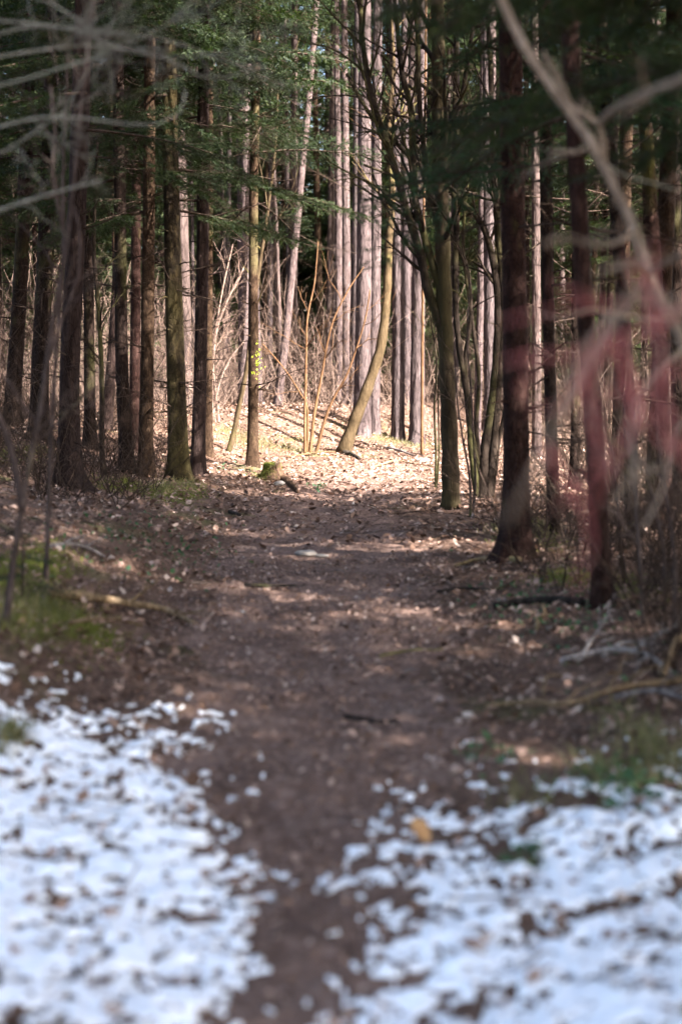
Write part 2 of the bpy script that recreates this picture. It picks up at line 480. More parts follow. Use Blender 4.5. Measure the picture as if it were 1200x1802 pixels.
def make_snow():
    st = .0105
    xs = np.arange(-2.2, 2.2, st); ys = np.arange(2.35, 7.2, st)
    X, Y = np.meshgrid(xs, ys)
    ok = abs(X) < .26 * Y + .45
    A = np.full(X.shape, -1.)
    for i, j in np.argwhere(ok): A[i, j] = snow_amount(X[i, j], Y[i, j])
    Z = terrain(X, Y) + .006 + np.clip(A, -.2, .5) * .026
    for i, j in np.argwhere(ok): Z[i, j] += fine_relief(X[i, j], Y[i, j])
    keep = (np.minimum(np.minimum(A[:-1, :-1], A[1:, 1:]), np.minimum(A[1:, :-1], A[:-1, 1:])) > -.02)
    nx = len(xs)
    i, j = np.meshgrid(np.arange(len(ys) - 1), np.arange(nx - 1), indexing='ij')
    q = np.stack([i * nx + j, i * nx + j + 1, (i + 1) * nx + j + 1, (i + 1) * nx + j], -1)[keep]
    v = np.stack([X, Y, Z], -1).reshape(-1, 3)
    u, inv = np.unique(q, return_inverse=True)
    v = v[u]; q = inv.reshape(-1, 4)
    # skirt: the rim goes down into the ground, so the sheet has thickness
    e = np.concatenate([q[:, [0, 1]], q[:, [1, 2]], q[:, [2, 3]], q[:, [3, 0]]])
    key = np.sort(e, 1); kk = key[:, 0] * len(v) + key[:, 1]
    un, idx, cnt = np.unique(kk, return_index=True, return_counts=True)
    be = e[idx[cnt == 1]]
    bu = np.unique(be); rem = {a: k + len(v) for k, a in enumerate(bu)}
    low = v[bu].copy(); low[:, 2] -= .02
    sk = np.array([[b_, a, rem[a], rem[b_]] for a, b_ in be])
    o = link('snow', mesh_from('snow', np.vstack([v, low]), np.vstack([q, sk]), np.zeros((0, 3), int), M['snow']))
    tag(o, 'thin broken snow lying on both sides of the path', 'snow', kind='stuff')
make_snow()

# ------------------------------------------------------------------ leaf litter
def leaves_mesh(name, pos, size, mat, rng, tilt=.35, lift=.006, fold=(-.5, .9)):
    """pos (n,3); each leaf is a pointed, curled blade of 8 triangles."""
    n = len(pos)
    base = np.array([[-.5, 0], [-.2, .26], [.15, .28], [.5, 0], [.15, -.28], [-.2, -.26], [-.2, 0], [.15, 0]])
    yaw = rng.uniform(0, 2 * math.pi, n); wf = rng.uniform(.6, 1.25, n)
    curl = rng.uniform(fold[0], fold[1], n); bend = rng.uniform(-.4, .7, n)
    x = base[None, :, 0] * np.ones((n, 1)); y = base[None, :, 1] * wf[:, None]
    z = curl[:, None] * np.abs(y) * .9 + bend[:, None] * (x ** 2) * .8
    z = z + rng.normal(0, .05, z.shape)
    L = np.stack([x, y, z], -1) * size[:, None, None]
    a, c_ = rng.normal(0, tilt, n), rng.normal(0, tilt, n)
    ca, sa = np.cos(a)[:, None], np.sin(a)[:, None]
    Yr = L[:, :, 1] * ca - L[:, :, 2] * sa; Zr = L[:, :, 1] * sa + L[:, :, 2] * ca
    cc, sc = np.cos(c_)[:, None], np.sin(c_)[:, None]
    Xr = L[:, :, 0] * cc + Zr * sc; Zr = -L[:, :, 0] * sc + Zr * cc
    cy, sy = np.cos(yaw)[:, None], np.sin(yaw)[:, None]
    V = np.stack([Xr * cy - Yr * sy, Xr * sy + Yr * cy, Zr], -1)
    V[:, :, 2] -= V[:, :, 2].min(1)[:, None] * .75
    V = V + pos[:, None, :]; V[:, :, 2] += lift
    f = np.array([[0, 6, 1], [0, 5, 6], [6, 2, 1], [6, 7, 2], [6, 5, 4], [6, 4, 7], [7, 3, 2], [7, 4, 3]])
    F = (np.arange(n)[:, None, None] * 8 + f[None]).reshape(-1, 3)
    return mesh_from(name, V.reshape(-1, 3), np.zeros((0, 4), int), F, mat, False)

def litter():
    rng = np.random.default_rng(11)
    Ylo, Yhi = 2.6, 31.5
    n = 88000
    Y = np.sqrt(rng.uniform(Ylo ** 2, Yhi ** 2, n)); X = rng.uniform(-1, 1, n) * (.27 * Y + .35)
    dx = np.abs(X - path_x(Y)); w = path_w(Y)
    # fewer leaves on the trodden strip, fewer on the snow
    p = .38 + .5 * sstep(.65, 1.25, dx / w)
    p = np.maximum(p, .55 * sstep(9.5, 13.5, Y))
    p = np.where(Y > 17.5, np.maximum(p, .95), p)
    lim = np.where(X < path_x(Y), 6.3, 5.3)
    p = np.where((Y < lim) & (dx > w * .75), .36 + .2 * sstep(4, lim, Y), p)
    cl = np.array([mn.noise((a * 1.3, b_ * 1.3, 9)) for a, b_ in zip(X, Y)])
    p *= np.clip(.9 + 1.1 * cl * (1 - .7 * sstep(16, 19, Y)), .15, 1.5)
    k = rng.random(n) < p
    X, Y = X[k], Y[k]
    ne = 26000                       # small crumbled leaf bits near the camera
    Y2 = np.sqrt(rng.uniform(2.6 ** 2, 11.5 ** 2, ne)); X2 = rng.uniform(-1, 1, ne) * (.27 * Y2 + .35)
    d2 = np.abs(X2 - path_x(Y2)); l2 = np.where(X2 < path_x(Y2), 6.3, 5.3)
    cl2 = np.array([mn.noise((a * 2.1, b_ * 2.1, 19)) for a, b_ in zip(X2, Y2)])
    k2 = (rng.random(ne) < .55 + .9 * cl2) & ~((Y2 < l2) & (d2 > path_w(Y2) * .7) & (rng.random(ne) < .45))
    X2, Y2 = X2[k2], Y2[k2]
    size = (.014 + .075 * rng.random(len(X)) ** 1.7) * np.where(Y > 12, np.where(Y > 17.5, 1.0, 1.1), .9) * np.where(rng.random(len(X)) < .3, .6, 1)
    onpath = np.abs(X - path_x(Y)) < path_w(Y) * .8
    size = np.where(onpath & (Y < 12), size * .65, size)
    X, Y = np.concatenate([X, X2]), np.concatenate([Y, Y2]); size = np.concatenate([size, rng.uniform(.012, .042, len(X2))])
    Z = terrain(X, Y) + np.array([fine_relief(a, b_) for a, b_ in zip(X, Y)]) + rng.uniform(0, .012, len(X))
    o = link('leaf_litter', leaves_mesh('leaf_litter', np.stack([X, Y, Z], -1), size, M['leaf'], rng, .38))
    tag(o, 'dry brown and pale leaves covering the forest floor', 'leaves', kind='stuff')
    return len(X)
NLEAF = litter()

def twig_litter():
    rng = np.random.default_rng(15); mb = MB()
    for _ in range(2600):
        y = math.sqrt(rng.uniform(3.2 ** 2, 27 ** 2)); x = rng.uniform(-1, 1) * (.27 * y + .3)
        if abs(x - float(path_x(y))) < float(path_w(y)) * .8 and rng.random() < .6: continue
        l = rng.uniform(.06, .32); a = rng.uniform(0, 6.28)
        p = wander(rng, (x, y, 0), (math.cos(a), math.sin(a), 0), l, 5, .16)
        p[:, 2] = terrain(p[:, 0], p[:, 1]) + .012 + .02 * rng.random() + .03 * rng.random() * np.linspace(-1, 1, 5) * (rng.random() < .4)
        tube(mb, p, np.linspace(1, .5, 5) * rng.uniform(.0018, .005), 4)
    tag(link('twig_litter', mb.mesh('twig_litter', M['greybrown'])), 'small broken twigs scattered over the leaves', 'twigs', kind='stuff')
twig_litter()

# ------------------------------------------------------------------ foliage and branch pools (shared meshes)
def bough_geo(rng, L, step, nl, nw, tw_step, droop=.10, width=.45, hang=.25):
    """Needle-bearing spruce bough along +X. Returns wood MB and needle arrays."""
    wood = MB()
    n = 9
    s = np.linspace(0, 1, n)
    main = np.stack([s * L, .05 * L * np.sin(s * 3 + rng.uniform(0, 6)), .06 * L * s - droop * L * s ** 2 * 1.4], -1)
    tube(wood, main, np.linspace(.010, .002, n) * max(L, .6), 4)
    P0, P1 = [], []
    def add_twig(p):
        P0.append(p[:-1]); P1.append(p[1:])
    add_twig(main[3:])
    k = int(L * .88 / tw_step)
    for i in range(k):
        u = .14 + .86 * (i + rng.random() * .6) / k
        f = u * (n - 1); a = min(int(f), n - 2); b0 = main[a] + (main[a + 1] - main[a]) * (f - a)
        for sgn in (-1, 1):
            if rng.random() < .12: continue
            l = L * width * (1 - .72 * u) * rng.uniform(.55, 1.1) * min(1, .35 + u * 2.2)
            ang = rng.uniform(.7, 1.15)
            d = np.array([math.cos(ang), sgn * math.sin(ang), rng.normal(-.10, .10)])
            t = wander(rng, b0, d, l, 5, .06, hang * .12)
            tube(wood, t, np.linspace(.0035, .001, 5), 3, cap=False)
            add_twig(t)
            if l > .22:
                for m_ in range(int(l / .11)):
                    v_ = rng.uniform(.2, .95); fi = v_ * 4; ai = min(int(fi), 3); q0 = t[ai] + (t[ai + 1] - t[ai]) * (fi - ai)
                    d2 = side_dir(rng, t[ai + 1] - t[ai], rng.uniform(.5, .95)); d2[2] = d2[2] * .4 - .12
                    t2 = wander(rng, q0, d2, l * rng.uniform(.22, .45), 3, .05, hang * .15)
                    add_twig(t2)
    A = np.concatenate(P0); B = np.concatenate(P1)
    seg = B - A; ln = np.linalg.norm(seg, axis=1)
    cnt = np.maximum(1, (ln / step).astype(int))
    idx = np.repeat(np.arange(len(A)), cnt)
    u = rng.random(len(idx))[:, None]
    p = A[idx] + seg[idx] * u
    T = seg[idx] / (ln[idx][:, None] + 1e-9)
    a = rng.normal(0, 1, p.shape); a -= T * (a * T).sum(1)[:, None]; a /= np.linalg.norm(a, axis=1)[:, None] + 1e-9
    d = T * .55 + a * .85; d[:, 2] -= .1; d /= np.linalg.norm(d, axis=1)[:, None]
    sd = np.cross(d, T); sd /= np.linalg.norm(sd, axis=1)[:, None] + 1e-9
    l = nl * rng.uniform(.7, 1.25, len(p))[:, None]
    V = np.stack([p - sd * nw * .5, p + sd * nw * .5, p + d * l], 1)
    return wood, V.reshape(-1, 3)

def merge_bough(name, wood, V, mat, wmat):
    v, q, t = wood.arrays()
    nt_ = len(V) // 3
    tri = np.vstack([t, np.arange(nt_ * 3).reshape(-1, 3) + len(v)]) if len(t) else np.arange(nt_ * 3).reshape(-1, 3) + len(v)
    me = mesh_from(name, np.vstack([v, V]), q, tri, None, False)
    me.materials.append(wmat); me.materials.append(mat)
    mi = np.zeros(len(q) + len(tri), np.int32); mi[len(q) + len(t):] = 1
    me.polygons.foreach_set('material_index', mi)
    return me

def pool_boughs(name, n, L, step, nl, nw, tw, mat, seed):
    out = []
    for i in range(n):
        rng = np.random.default_rng(seed + i)
        w, V = bough_geo(rng, L * rng.uniform(.85, 1.15), step, nl, nw, tw, droop=rng.uniform(.05, .22))
        out.append(merge_bough(name, w, V, mat, M['deadtwig']))
    return out
BOUGH_MID = pool_boughs('needle_bough', 5, 1.7, .0065, .034, .0065, .055, M['needle'], 100)
BOUGH_TEAL = pool_boughs('teal_needle_bough', 3, 1.4, .006, .028, .0055, .05, M['needle_teal'], 140)
BOUGH_SPARSE = pool_boughs('sparse_needle_bough', 3, 1.4, .012, .024, .004, .14, M['needle_pine'], 170)

def pool_dead(n, seed):
    out = []
    for i in range(n):
        rng = np.random.default_rng(seed + i); mb = MB()
        L = rng.uniform(.8, 1.5)
        main = wander(rng, (0, 0, 0), (1, rng.normal(0, .1), rng.uniform(-.15, .2)), L, 9, .09, .02)
        twig_tree(mb, rng, main, .010, .002, 2, 7, .75, .42, 4, .12, .03, .4)
        out.append(mb.mesh('dead_branch', M['deadtwig']))
    return out
DEAD = pool_dead(7, 300)

def crown_mesh(name, z0, z1, rmax, nb, mat, seed, nl=.13, nw=.035, step=.042, tw=.15, top=.25, lowfrac=.75):
    """Conifer crown: whorls of drooping boughs, one joined part."""
    rng = np.random.default_rng(seed)
    protos = []
    for i in range(4):
        w, V = bough_geo(np.random.default_rng(seed * 7 + i), 2.0, step, nl, nw, tw, droop=.2, width=.5)
        protos.append((w.arrays(), V))
    mv, mq, mt, nv, off, off2 = [], [], [], [], 0, 0
    for k in range(nb):
        h = (k + rng.random()) / nb
        z = z0 + (z1 - z0) * h
        R = rmax * (lowfrac + (1 - lowfrac) * min(1, h * 4)) * (1 - h) ** .8 + top
        s = R / 2.0 * rng.uniform(.75, 1.15)
        a = k * 2.399 + rng.normal(0, .3); ti = rng.normal(.05, .12) + .25 * (h - .3)
        ca, sa, ct, st_ = math.cos(a), math.sin(a), math.cos(ti), math.sin(ti)
        Rm = np.array([[ca * ct, -sa, -ca * st_], [sa * ct, ca, -sa * st_], [st_, 0, ct]]) * s
        (v, q, t), V = protos[rng.integers(4)]
        mv.append(v @ Rm.T + [0, 0, z]); mq.append(q + off); off += len(v)
        if len(t): mt.append(t + off - len(v))
        nv.append(V @ Rm.T + [0, 0, z])
    W = MB(); W.v = mv; W.q = mq; W.t = mt
    return merge_bough(name, W, np.concatenate(nv), mat, M['deadtwig'])
CROWN_SPRUCE = [crown_mesh('spruce_crown', 5.2, 17.5, 2.0, 70, M['needle'], 401 + i, nl=.075, nw=.018, step=.020) for i in range(2)]
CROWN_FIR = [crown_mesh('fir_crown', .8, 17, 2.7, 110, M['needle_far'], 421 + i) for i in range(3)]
CROWN_PINE = [crown_mesh('pine_crown', 11.5, 19.5, 2.4, 34, M['needle_pine'], 441 + i, lowfrac=.4, top=.5) for i in range(2)]

# ------------------------------------------------------------------ trunks
def bark_disp(kind, seed, flare=1.0):
    ox = seed * 3.17
    def f(p, dirs, R):
        n, s = R.shape
        out = R.copy()
        z = p[:, 2] - p[0, 2]
        fl = flare * (.9 * np.exp(-z / .11) + .45 * np.exp(-z / .32))
        for i in range(n):
            amp = R[i, 0]
            lobes = 0
            for j in range(s):
                d = dirs[i, j]
                big = mn.noise((d[0] * 1.2 + ox, d[1] * 1.2, z[i] * .8))
                if kind == 'pine':
                    fis = abs(mn.noise((d[0] * 5 + ox, d[1] * 5, z[i] * 2.4)))
                    fine = mn.noise((d[0] * 9 + ox, d[1] * 9, z[i] * 7))
                    k = big * .06 + min(fis * 2.6, .5) * .24 - .09 + fine * .05
                elif kind == 'smooth':
                    k = big * .12 + .02 * mn.noise((d[0] * 3 + ox, d[1] * 3, z[i] * 2))
                else:
                    k = big * .08 + .05 * mn.noise((d[0] * 5 + ox, d[1] * 5, z[i] * 9)) + .04 * mn.noise((d[0] * 10 + ox, d[1] * 10, z[i] * 22))
                root = max(0, mn.noise((d[0] * 1.6 + ox, d[1] * 1.6, 4.4)) + .35)
                out[i, j] = R[i, j] * (1 + k + fl[i] * (.35 + .9 * root))
        return out
    return f

TREE_SEED = [0]
def trunk_mesh(name, pts, r0, mat, kind='spruce', fine=7.0, sides=18, r_top=.03, flare=1.0, ringstep=.10, stubs=0):
    """pts local (base at origin, first point slightly underground)."""
    TREE_SEED[0] += 1
    mb = MB()
    p = np.asarray(pts, float)
    L = np.linalg.norm(np.diff(p, axis=0), axis=1).sum()
    nf = int(min(fine, L) / ringstep); pp = smooth_path(p, max(120, int(L / .06)))
    s = np.concatenate([[0], np.cumsum(np.linalg.norm(np.diff(pp, axis=0), axis=1))])
    ks = np.concatenate([[0, .04, .08, .13, .19, .27], np.arange(.36, min(fine, L), ringstep), np.arange(fine, L, .9) if L > fine else [], [L]])
    q = np.stack([np.interp(ks, s, pp[:, c_]) for c_ in range(3)], -1)
    rr = r0 + (r_top - r0) * (ks / L) ** .95
    tube(mb, q, rr, sides, bark_disp(kind, TREE_SEED[0], flare))
    rng = np.random.default_rng(TREE_SEED[0])
    for k in range(stubs):      # broken branch stubs, roughly in whorls
        z = (round(rng.uniform(.5, 6.5) / .38) * .38 + rng.normal(0, .03)); i = int(np.clip(np.searchsorted(q[:, 2], z), 1, len(q) - 1))
        a = rng.uniform(0, 2 * PI); d = np.array([math.cos(a), math.sin(a), rng.uniform(-.1, .5)])
        c0 = q[i] + d * rr[i] * .8; l = rng.choice([.03, .05, .10, .22])
        tube(mb, wander(rng, c0, d, l + rr[i] * .3, 4, .12), np.linspace(.011, .004, 4), 5)
    return mb.mesh(name, mat)

def trunk_pts(pix, Y, height=17.0, sink=.08, base=None, curve_top=True):
    """Local polyline from photo pixels (first one is the foot), continued straight to full height."""
    if base is None:
        base = on_ground(pix[0][0], Y)
    w = [base - [0, 0, sink]]
    for px in pix[1:]:
        yy = px[2] if len(px) > 2 else Y
        w.append(at(px[0], px[1], yy))
    w = np.array(w)
    d = w[-1] - w[-2]; d /= np.linalg.norm(d)
    z = w[-1][2]
    ext = []
    p = w[-1].copy(); dz = max(d[2], .3)
    while z < height:
        d = d * .8 + np.array([0, 0, 1]) * .2; d /= np.linalg.norm(d)
        p = p + d * min(2.0, height - z + .05); z = p[2]; ext.append(p.copy())
    w = np.vstack([w, ext]) if ext else w
    return base, w - base

def pos_on(pts, z):
    zz = pts[:, 2]
    return np.array([np.interp(z, zz, pts[:, 0]), np.interp(z, zz, pts[:, 1]), z])

def limb_inst(name, me, parent, p, az, tilt, sc, roll=0):
    return link(name, me, parent, p, (roll, -tilt, az), sc)

CROWN_I = [0]
def spruce(label, px, Y, wpx, tops, mat='spruce', boughs=8, bz=(2.9, 6.5), dead=10, dz=(.9, 5), crown=True, height=17, name='spruce_tree',
           group=None, kind='spruce', bpool=None, bscale=(.7, 1.15), flare=1.0, seed=None, sides=18, dsc=(.5, 1.1), base_y=None, cat='tree', ringstep=.10, az_pref=None, crown_pool=None, crown_scale=1.0, stubs=45):
    base, pts = trunk_pts([(px, 0)] + tops, Y, height)
    r0 = wpx / 2 / FPX * Y
    t = thing(name, label, cat, base, group)
    rng = np.random.default_rng(int(px * 13 + Y * 7) if seed is None else seed)
    link('trunk', trunk_mesh('trunk', pts, r0 * 1.04, M[mat], kind, flare=flare, sides=sides, ringstep=ringstep, stubs=stubs), t)
    for i in range(int(dead * 1.7)):
        z = rng.uniform(*dz); p = pos_on(pts, z)
        limb_inst('dead_branch', DEAD[rng.integers(len(DEAD))], t, p, rng.uniform(0, 6.28), rng.normal(.02, .2), rng.uniform(*dsc), rng.uniform(0, 6.28))
    pool = bpool or BOUGH_MID
    if crown:
        CROWN_I[0] += 1
        cp = crown_pool or CROWN_SPRUCE
        top = pts[-1]
        c0 = pos_on(pts, 9.0)
        cr = link('crown', cp[CROWN_I[0] % len(cp)], t, (c0[0], c0[1], 0), (0, 0, rng.uniform(0, 6.28)), (crown_scale, crown_scale, height / 17.2))
    else:
        cr = t
    for i in range(int(boughs * 1.15)):
        z = rng.uniform(bz[0] + .3, bz[1]); p = pos_on(pts, z)
        az = rng.uniform(0, 6.28) if az_pref is None or rng.random() < .3 else rng.normal(*az_pref)
        b_ = limb_inst('bough', pool[rng.integers(len(pool))], t, p, az, rng.normal(-.12, .12), rng.uniform(*bscale), rng.normal(0, .2))
    return t, pts

LS = spruce
# ---- left wood (feet and leans read from the photograph)
LS('dark leaning spruce trunk at the left picture edge, farthest up the bank', 20, 21, 27, [(30, 600), (40, 420)], boughs=8, dead=10)
LS('thick dark spruce trunk second from the left picture edge', 70, 19, 31, [(72, 640), (82, 420)], boughs=9, dead=12)
LS('broad dark spruce with flared foot behind the thin foreground sapling', 122, 15.6, 36, [(124, 640), (135, 400)], mat='spruce_purple', boughs=10, dead=14, flare=1.4)
LS('narrow spruce trunk just right of the broad flared spruce', 160, 19.5, 19, [(158, 640), (156, 400)], boughs=7, dead=9)
LS('narrow spruce leaning right, third slender trunk on the shaded bank', 186, 21.5, 18, [(197, 640), (212, 400)], mat='spruce_purple', boughs=6, dead=8)
LS('straight brown spruce beside a slimmer reddish one on the left bank', 224, 18.0, 23, [(215, 640), (212, 400)], boughs=10, dead=12)
LS('slim reddish spruce half hidden behind the straight brown spruce', 236, 20.5, 18, [(238, 640), (240, 400)], mat='spruce_red', boughs=5, dead=8)
LS('knotty brown spruce left of the dark mossy trunk', 256, 18.0, 24, [(259, 640), (262, 400)], mat='slim', boughs=10, dead=14)
LS('stout trunk with patches of yellow green moss', 316, 18.0, 33, [(311, 700), (304, 450), (300, 250)], mat='mossy', boughs=10, dead=10, kind='smooth', seed=5)  # moss patches scattered by noise all round the trunk
LS('purple brown spruce directly right of the mossy trunk', 347, 19.2, 24, [(353, 640), (357, 400), (358, 150)], mat='spruce_purple', boughs=7, dead=12, sides=24, ringstep=.06)
LS('thin brown spruce tucked behind the purple brown trunk', 366, 21.5, 15, [(367, 640), (368, 400)], mat='slim', boughs=5, dead=8)
LS('slim straight knotty spruce standing alone left of the mossy stump', 444, 20.6, 18, [(446, 640), (446, 400), (450, 150)], mat='slim', boughs=9, bz=(3.0, 6.6), dead=10, seed=9, az_pref=(0.1, .9), ringstep=.05)
# ---- right wood
LS('large reddish spruce with spreading root foot right of the path', 908, 10.9, 46, [(907, 700), (903, 400), (897, 0)], mat='spruce_red', boughs=12, bz=(2.7, 4.6), dead=12, bpool=BOUGH_TEAL, flare=1.5, sides=28, ringstep=.05, az_pref=(PI, 1.3))
LS('thinner spruce right behind the large reddish spruce', 974, 12.6, 21, [(968, 700), (962, 450), (957, 0)], boughs=5, dead=12, bpool=BOUGH_TEAL, bz=(3.0, 5))
LS('reddish spruce leaning left, nearest trunk on the right side', 1062, 8.6, 32, [(1045, 760), (1025, 490), (1000, 0)], mat='spruce_red', boughs=6, dead=14, bpool=BOUGH_TEAL, bz=(2.6, 4), ringstep=.05)
LS('dark spruce trunk behind the red twigs, right of the leaning spruce', 1112, 11.5, 22, [(1105, 700), (1085, 400), (1055, 0)], boughs=7, dead=14, bpool=BOUGH_TEAL, bz=(2.8, 4.6))
LS('brown spruce trunk deeper behind the leaning red spruce', 1085, 15.5, 24, [(1090, 700), (1100, 300)], mat='slim', boughs=1, dead=12, bz=(3.2, 5), crown_scale=.5)
LS('dark trunk near the right picture edge behind the grey saplings', 1168, 12.5, 26, [(1165, 700), (1140, 300)], mat='spruce_red', boughs=4, dead=12, bpool=BOUGH_TEAL, bz=(2.8, 4.6), crown_scale=.55)
LS('slender dark spruce standing between the large and the leaning reddish spruces', 1010, 17, 16, [(1012, 700), (1014, 300)], boughs=1, dead=12, bz=(3.4, 6), crown_scale=.36)
LS('dark slender spruce cut by the right picture edge', 1198, 15.0, 24, [(1192, 700), (1185, 300)], boughs=1, dead=10, bz=(3.0, 5), crown_scale=.5)

# ---- sunlit pines behind the clearing
def pine(label, px, Y, wpx, tops, mat='pine', dead=3, group=None, sides=36, rs=.05, name='pine_tree', h=19, seed=None):
    return spruce(label, px, Y, wpx, tops, mat, boughs=0, dead=dead, dz=(3, 9), height=h, name=name, kind='pine', flare=.55, sides=sides,
                  dsc=(.5, 1.0), group=group, ringstep=rs, crown_pool=CROWN_PINE, seed=seed, stubs=6)
pine('thickest pine trunk, just behind the curved tree', 636, 27.0, 29, [(640, 500), (642, 100)])
pine('pine trunk touching the thickest pine on its right', 657, 27.4, 21, [(660, 500), (664, 100)])
pine('straight pine in the middle of the sunlit row, right of the curved tree', 700, 27.4, 22, [(700, 500), (694, 100)])
pine('slimmer pine close behind the straight middle pine', 716, 31.5, 15, [(715, 500), (712, 100)])
pine('rough pine at the right end of the sunlit row', 733, 27.2, 25, [(736, 500), (742, 100)])
pine('left one of two pale pines side by side behind the hazel stems', 597, 34, 14, [(596, 400), (592, 60)], mat='pale')
pine('right one of two pale pines side by side behind the hazel stems', 611, 33, 16, [(609, 400), (606, 60)], mat='pale')
pine('slim pine between the paired pale pines and the thickest pine', 624, 36, 10, [(625, 400), (627, 60)], mat='pale')
pine('pale thin pine leaning right behind the clearing', 487, 30, 14, [(502, 600), (522, 400), (548, 120)], mat='pale', dead=8)
pine('pale pine seen just left of the slim straight spruce', 428, 31, 18, [(430, 480), (434, 150)], mat='pale')
pine('brown shaded pine trunk right of the leaning pale pine', 514, 36, 18, [(515, 480), (518, 100)], mat='farpine')
pine('pale pine showing between the dark stems right of the hornbeam', 862, 24, 20, [(860, 480), (856, 60)], mat='pine')
pine('narrow pale pine glimpsed left of the large reddish spruce', 838, 28, 13, [(846, 480), (850, 60)], mat='pale')
pine('grey brown pine far behind the large reddish spruce', 944, 24, 16, [(943, 480), (940, 60)], mat='farpine')

# young pole tree
def sapling(name, label, stems, mat, cat='sapling', Y=20, group=None, kids=5, twig_mat=None, base_px=None, depth=1, lfac=.4, stemname='stem', sides=8, spread=.6, droop=0., seed=1, flat=0, disp=True, wob=.1):
    """stems: list of dict(p=[(px,py[,Y])...], r=(r0_px, r1_px), foot=True/False, kids=int)"""
    first = stems[0]
    p0 = first['p'][0]
    base = on_ground(p0[0], p0[2] if len(p0) > 2 else Y) if first.get('foot', True) else at(*p0[:2], p0[2] if len(p0) > 2 else Y)
    t = thing(name, label, cat, base, group)
    rng = np.random.default_rng(seed)
    for st in stems:
        w = []
        for k, q in enumerate(st['p']):
            yy = q[2] if len(q) > 2 else Y
            w.append(on_ground(q[0], yy, -.05) if (k == 0 and st.get('foot', True)) else at(q[0], q[1], yy))
        w = np.array(w) - base
        L = np.linalg.norm(np.diff(w, axis=0), axis=1).sum()
        pts = smooth_path(w, max(8, min(60, int(L / .09))))
        y0 = st['p'][0][2] if len(st['p'][0]) > 2 else Y
        r0, r1 = st['r'][0] / FPX * y0 / 2, st['r'][1] / FPX * y0 / 2
        mb = MB()
        TREE_SEED[0] += 1
        rr = np.linspace(r0, r1, len(pts)) * (1 + .07 * np.sin(np.arange(len(pts)) * 1.7 + TREE_SEED[0]))
        tube(mb, pts, rr, st.get('sides', sides), bark_disp('smooth', TREE_SEED[0], .5 if st.get('foot', True) else 0) if disp else None)
        so = link(st.get('name', stemname), mb.mesh(stemname, M[st.get('mat', mat)]), t)
        kk = st.get('kids', kids)
        if kk:
            tb = MB()
            for k in range(kk):
                s = rng.uniform(st.get('t0', .3), .98); f = s * (len(pts) - 1); i = min(int(f), len(pts) - 2)
                p = pts[i] + (pts[i + 1] - pts[i]) * (f - i)
                d = side_dir(rng, pts[i + 1] - pts[i], rng.uniform(.5, 1.0) * spread / .6)
                if flat: d[2] *= 1 - flat
                l = st.get('tl', L * lfac) * rng.uniform(.5, 1.1)
                r = max((r0 + (r1 - r0) * s) * .5, .0015)
                c_ = wander(rng, p, d, l, 8, wob, droop)
                twig_tree(tb, rng, c_, r, .0012, depth, 5, .6, .45, 4, wob, droop)
            tag(link('twigs', tb.mesh('twigs', M[twig_mat or mat]), so), kind='stuff')
    return t

sapling('pole_sapling', 'thin straight light brown pole sapling at the right end of the pine row',
        [dict(p=[(742, 800), (743, 600), (745, 400), (748, 150), (750, -60)], r=(6, 3), kids=6)], 'hazel', Y=25.5, seed=3)
sapling('curved_tree', 'olive brown curved tree leaning right with mossy foot at the clearing',
        [dict(p=[(603, 800), (622, 745), (640, 700), (658, 650), (670, 610), (678, 550), (682, 490), (684, 430), (690, 340), (684, 230), (692, 120), (688, 20)], r=(21, 5), sides=14, kids=10, name='trunk', t0=.5, tl=1.4)],
        'olive', 'tree', Y=24, seed=4, depth=1)
sapling('hazel_shrub', 'orange brown multi-stemmed hazel shrub in the sunny clearing',
        [dict(p=[(537, 800), (537, 720), (539, 620), (541, 560), (553, 500), (557, 460), (560, 425)], r=(6, 2)),
         dict(p=[(545, 802), (553, 730), (566, 660), (577, 600), (590, 555), (616, 505), (640, 470)], r=(6, 2)),
         dict(p=[(555, 800), (570, 745), (585, 705), (610, 660), (628, 610), (643, 560), (651, 510)], r=(6, 2)),
         dict(p=[(541, 802), (541, 720), (530, 695), (505, 655), (480, 625), (462, 605)], r=(4, 2), kids=4)],
        'hazel', 'shrub', Y=23.5, seed=6, depth=1, lfac=.28, kids=5, wob=.16)
sapling('leaning_sapling', 'thin yellow brown sapling leaning right behind the slim straight spruce',
        [dict(p=[(402, 812), (412, 760), (424, 700), (434, 650), (440, 600), (455, 480), (470, 380), (485, 250), (490, 100)], r=(9, 4), kids=8, name='trunk')],
        'olive', Y=22.5, seed=8, depth=1, lfac=.22)
sapling('hazel_bush', 'sunlit bare hazel bush between the purple brown trunk and the slim spruce',
        [dict(p=[(378, 815), (372, 700), (380, 590), (400, 530), (430, 470)], r=(6, 3)),
         dict(p=[(380, 815), (375, 720), (372, 640), (390, 520), (410, 430)], r=(5, 2)),
         dict(p=[(376, 815), (380, 700), (400, 640), (430, 600)], r=(4, 2)),
         dict(p=[(382, 815), (385, 740), (370, 600), (360, 480)], r=(4, 2))],
        'brush', 'shrub', Y=24.5, seed=12, depth=2, lfac=.3, kids=5)
ivy = thing('ivy_sprig', 'few bright yellow green leaves on the slim straight spruce', 'ivy', at(452, 640, 20.4))
rng = np.random.default_rng(3)
pp = rng.normal(0, 1, (34, 3)) * [.03, .03, .16] + [0.02, -.05, 0]
link('leaf_spray', leaves_mesh('ivy_leaves', pp, rng.uniform(.03, .05, 34), M['ivy'], rng, 1.0), ivy)

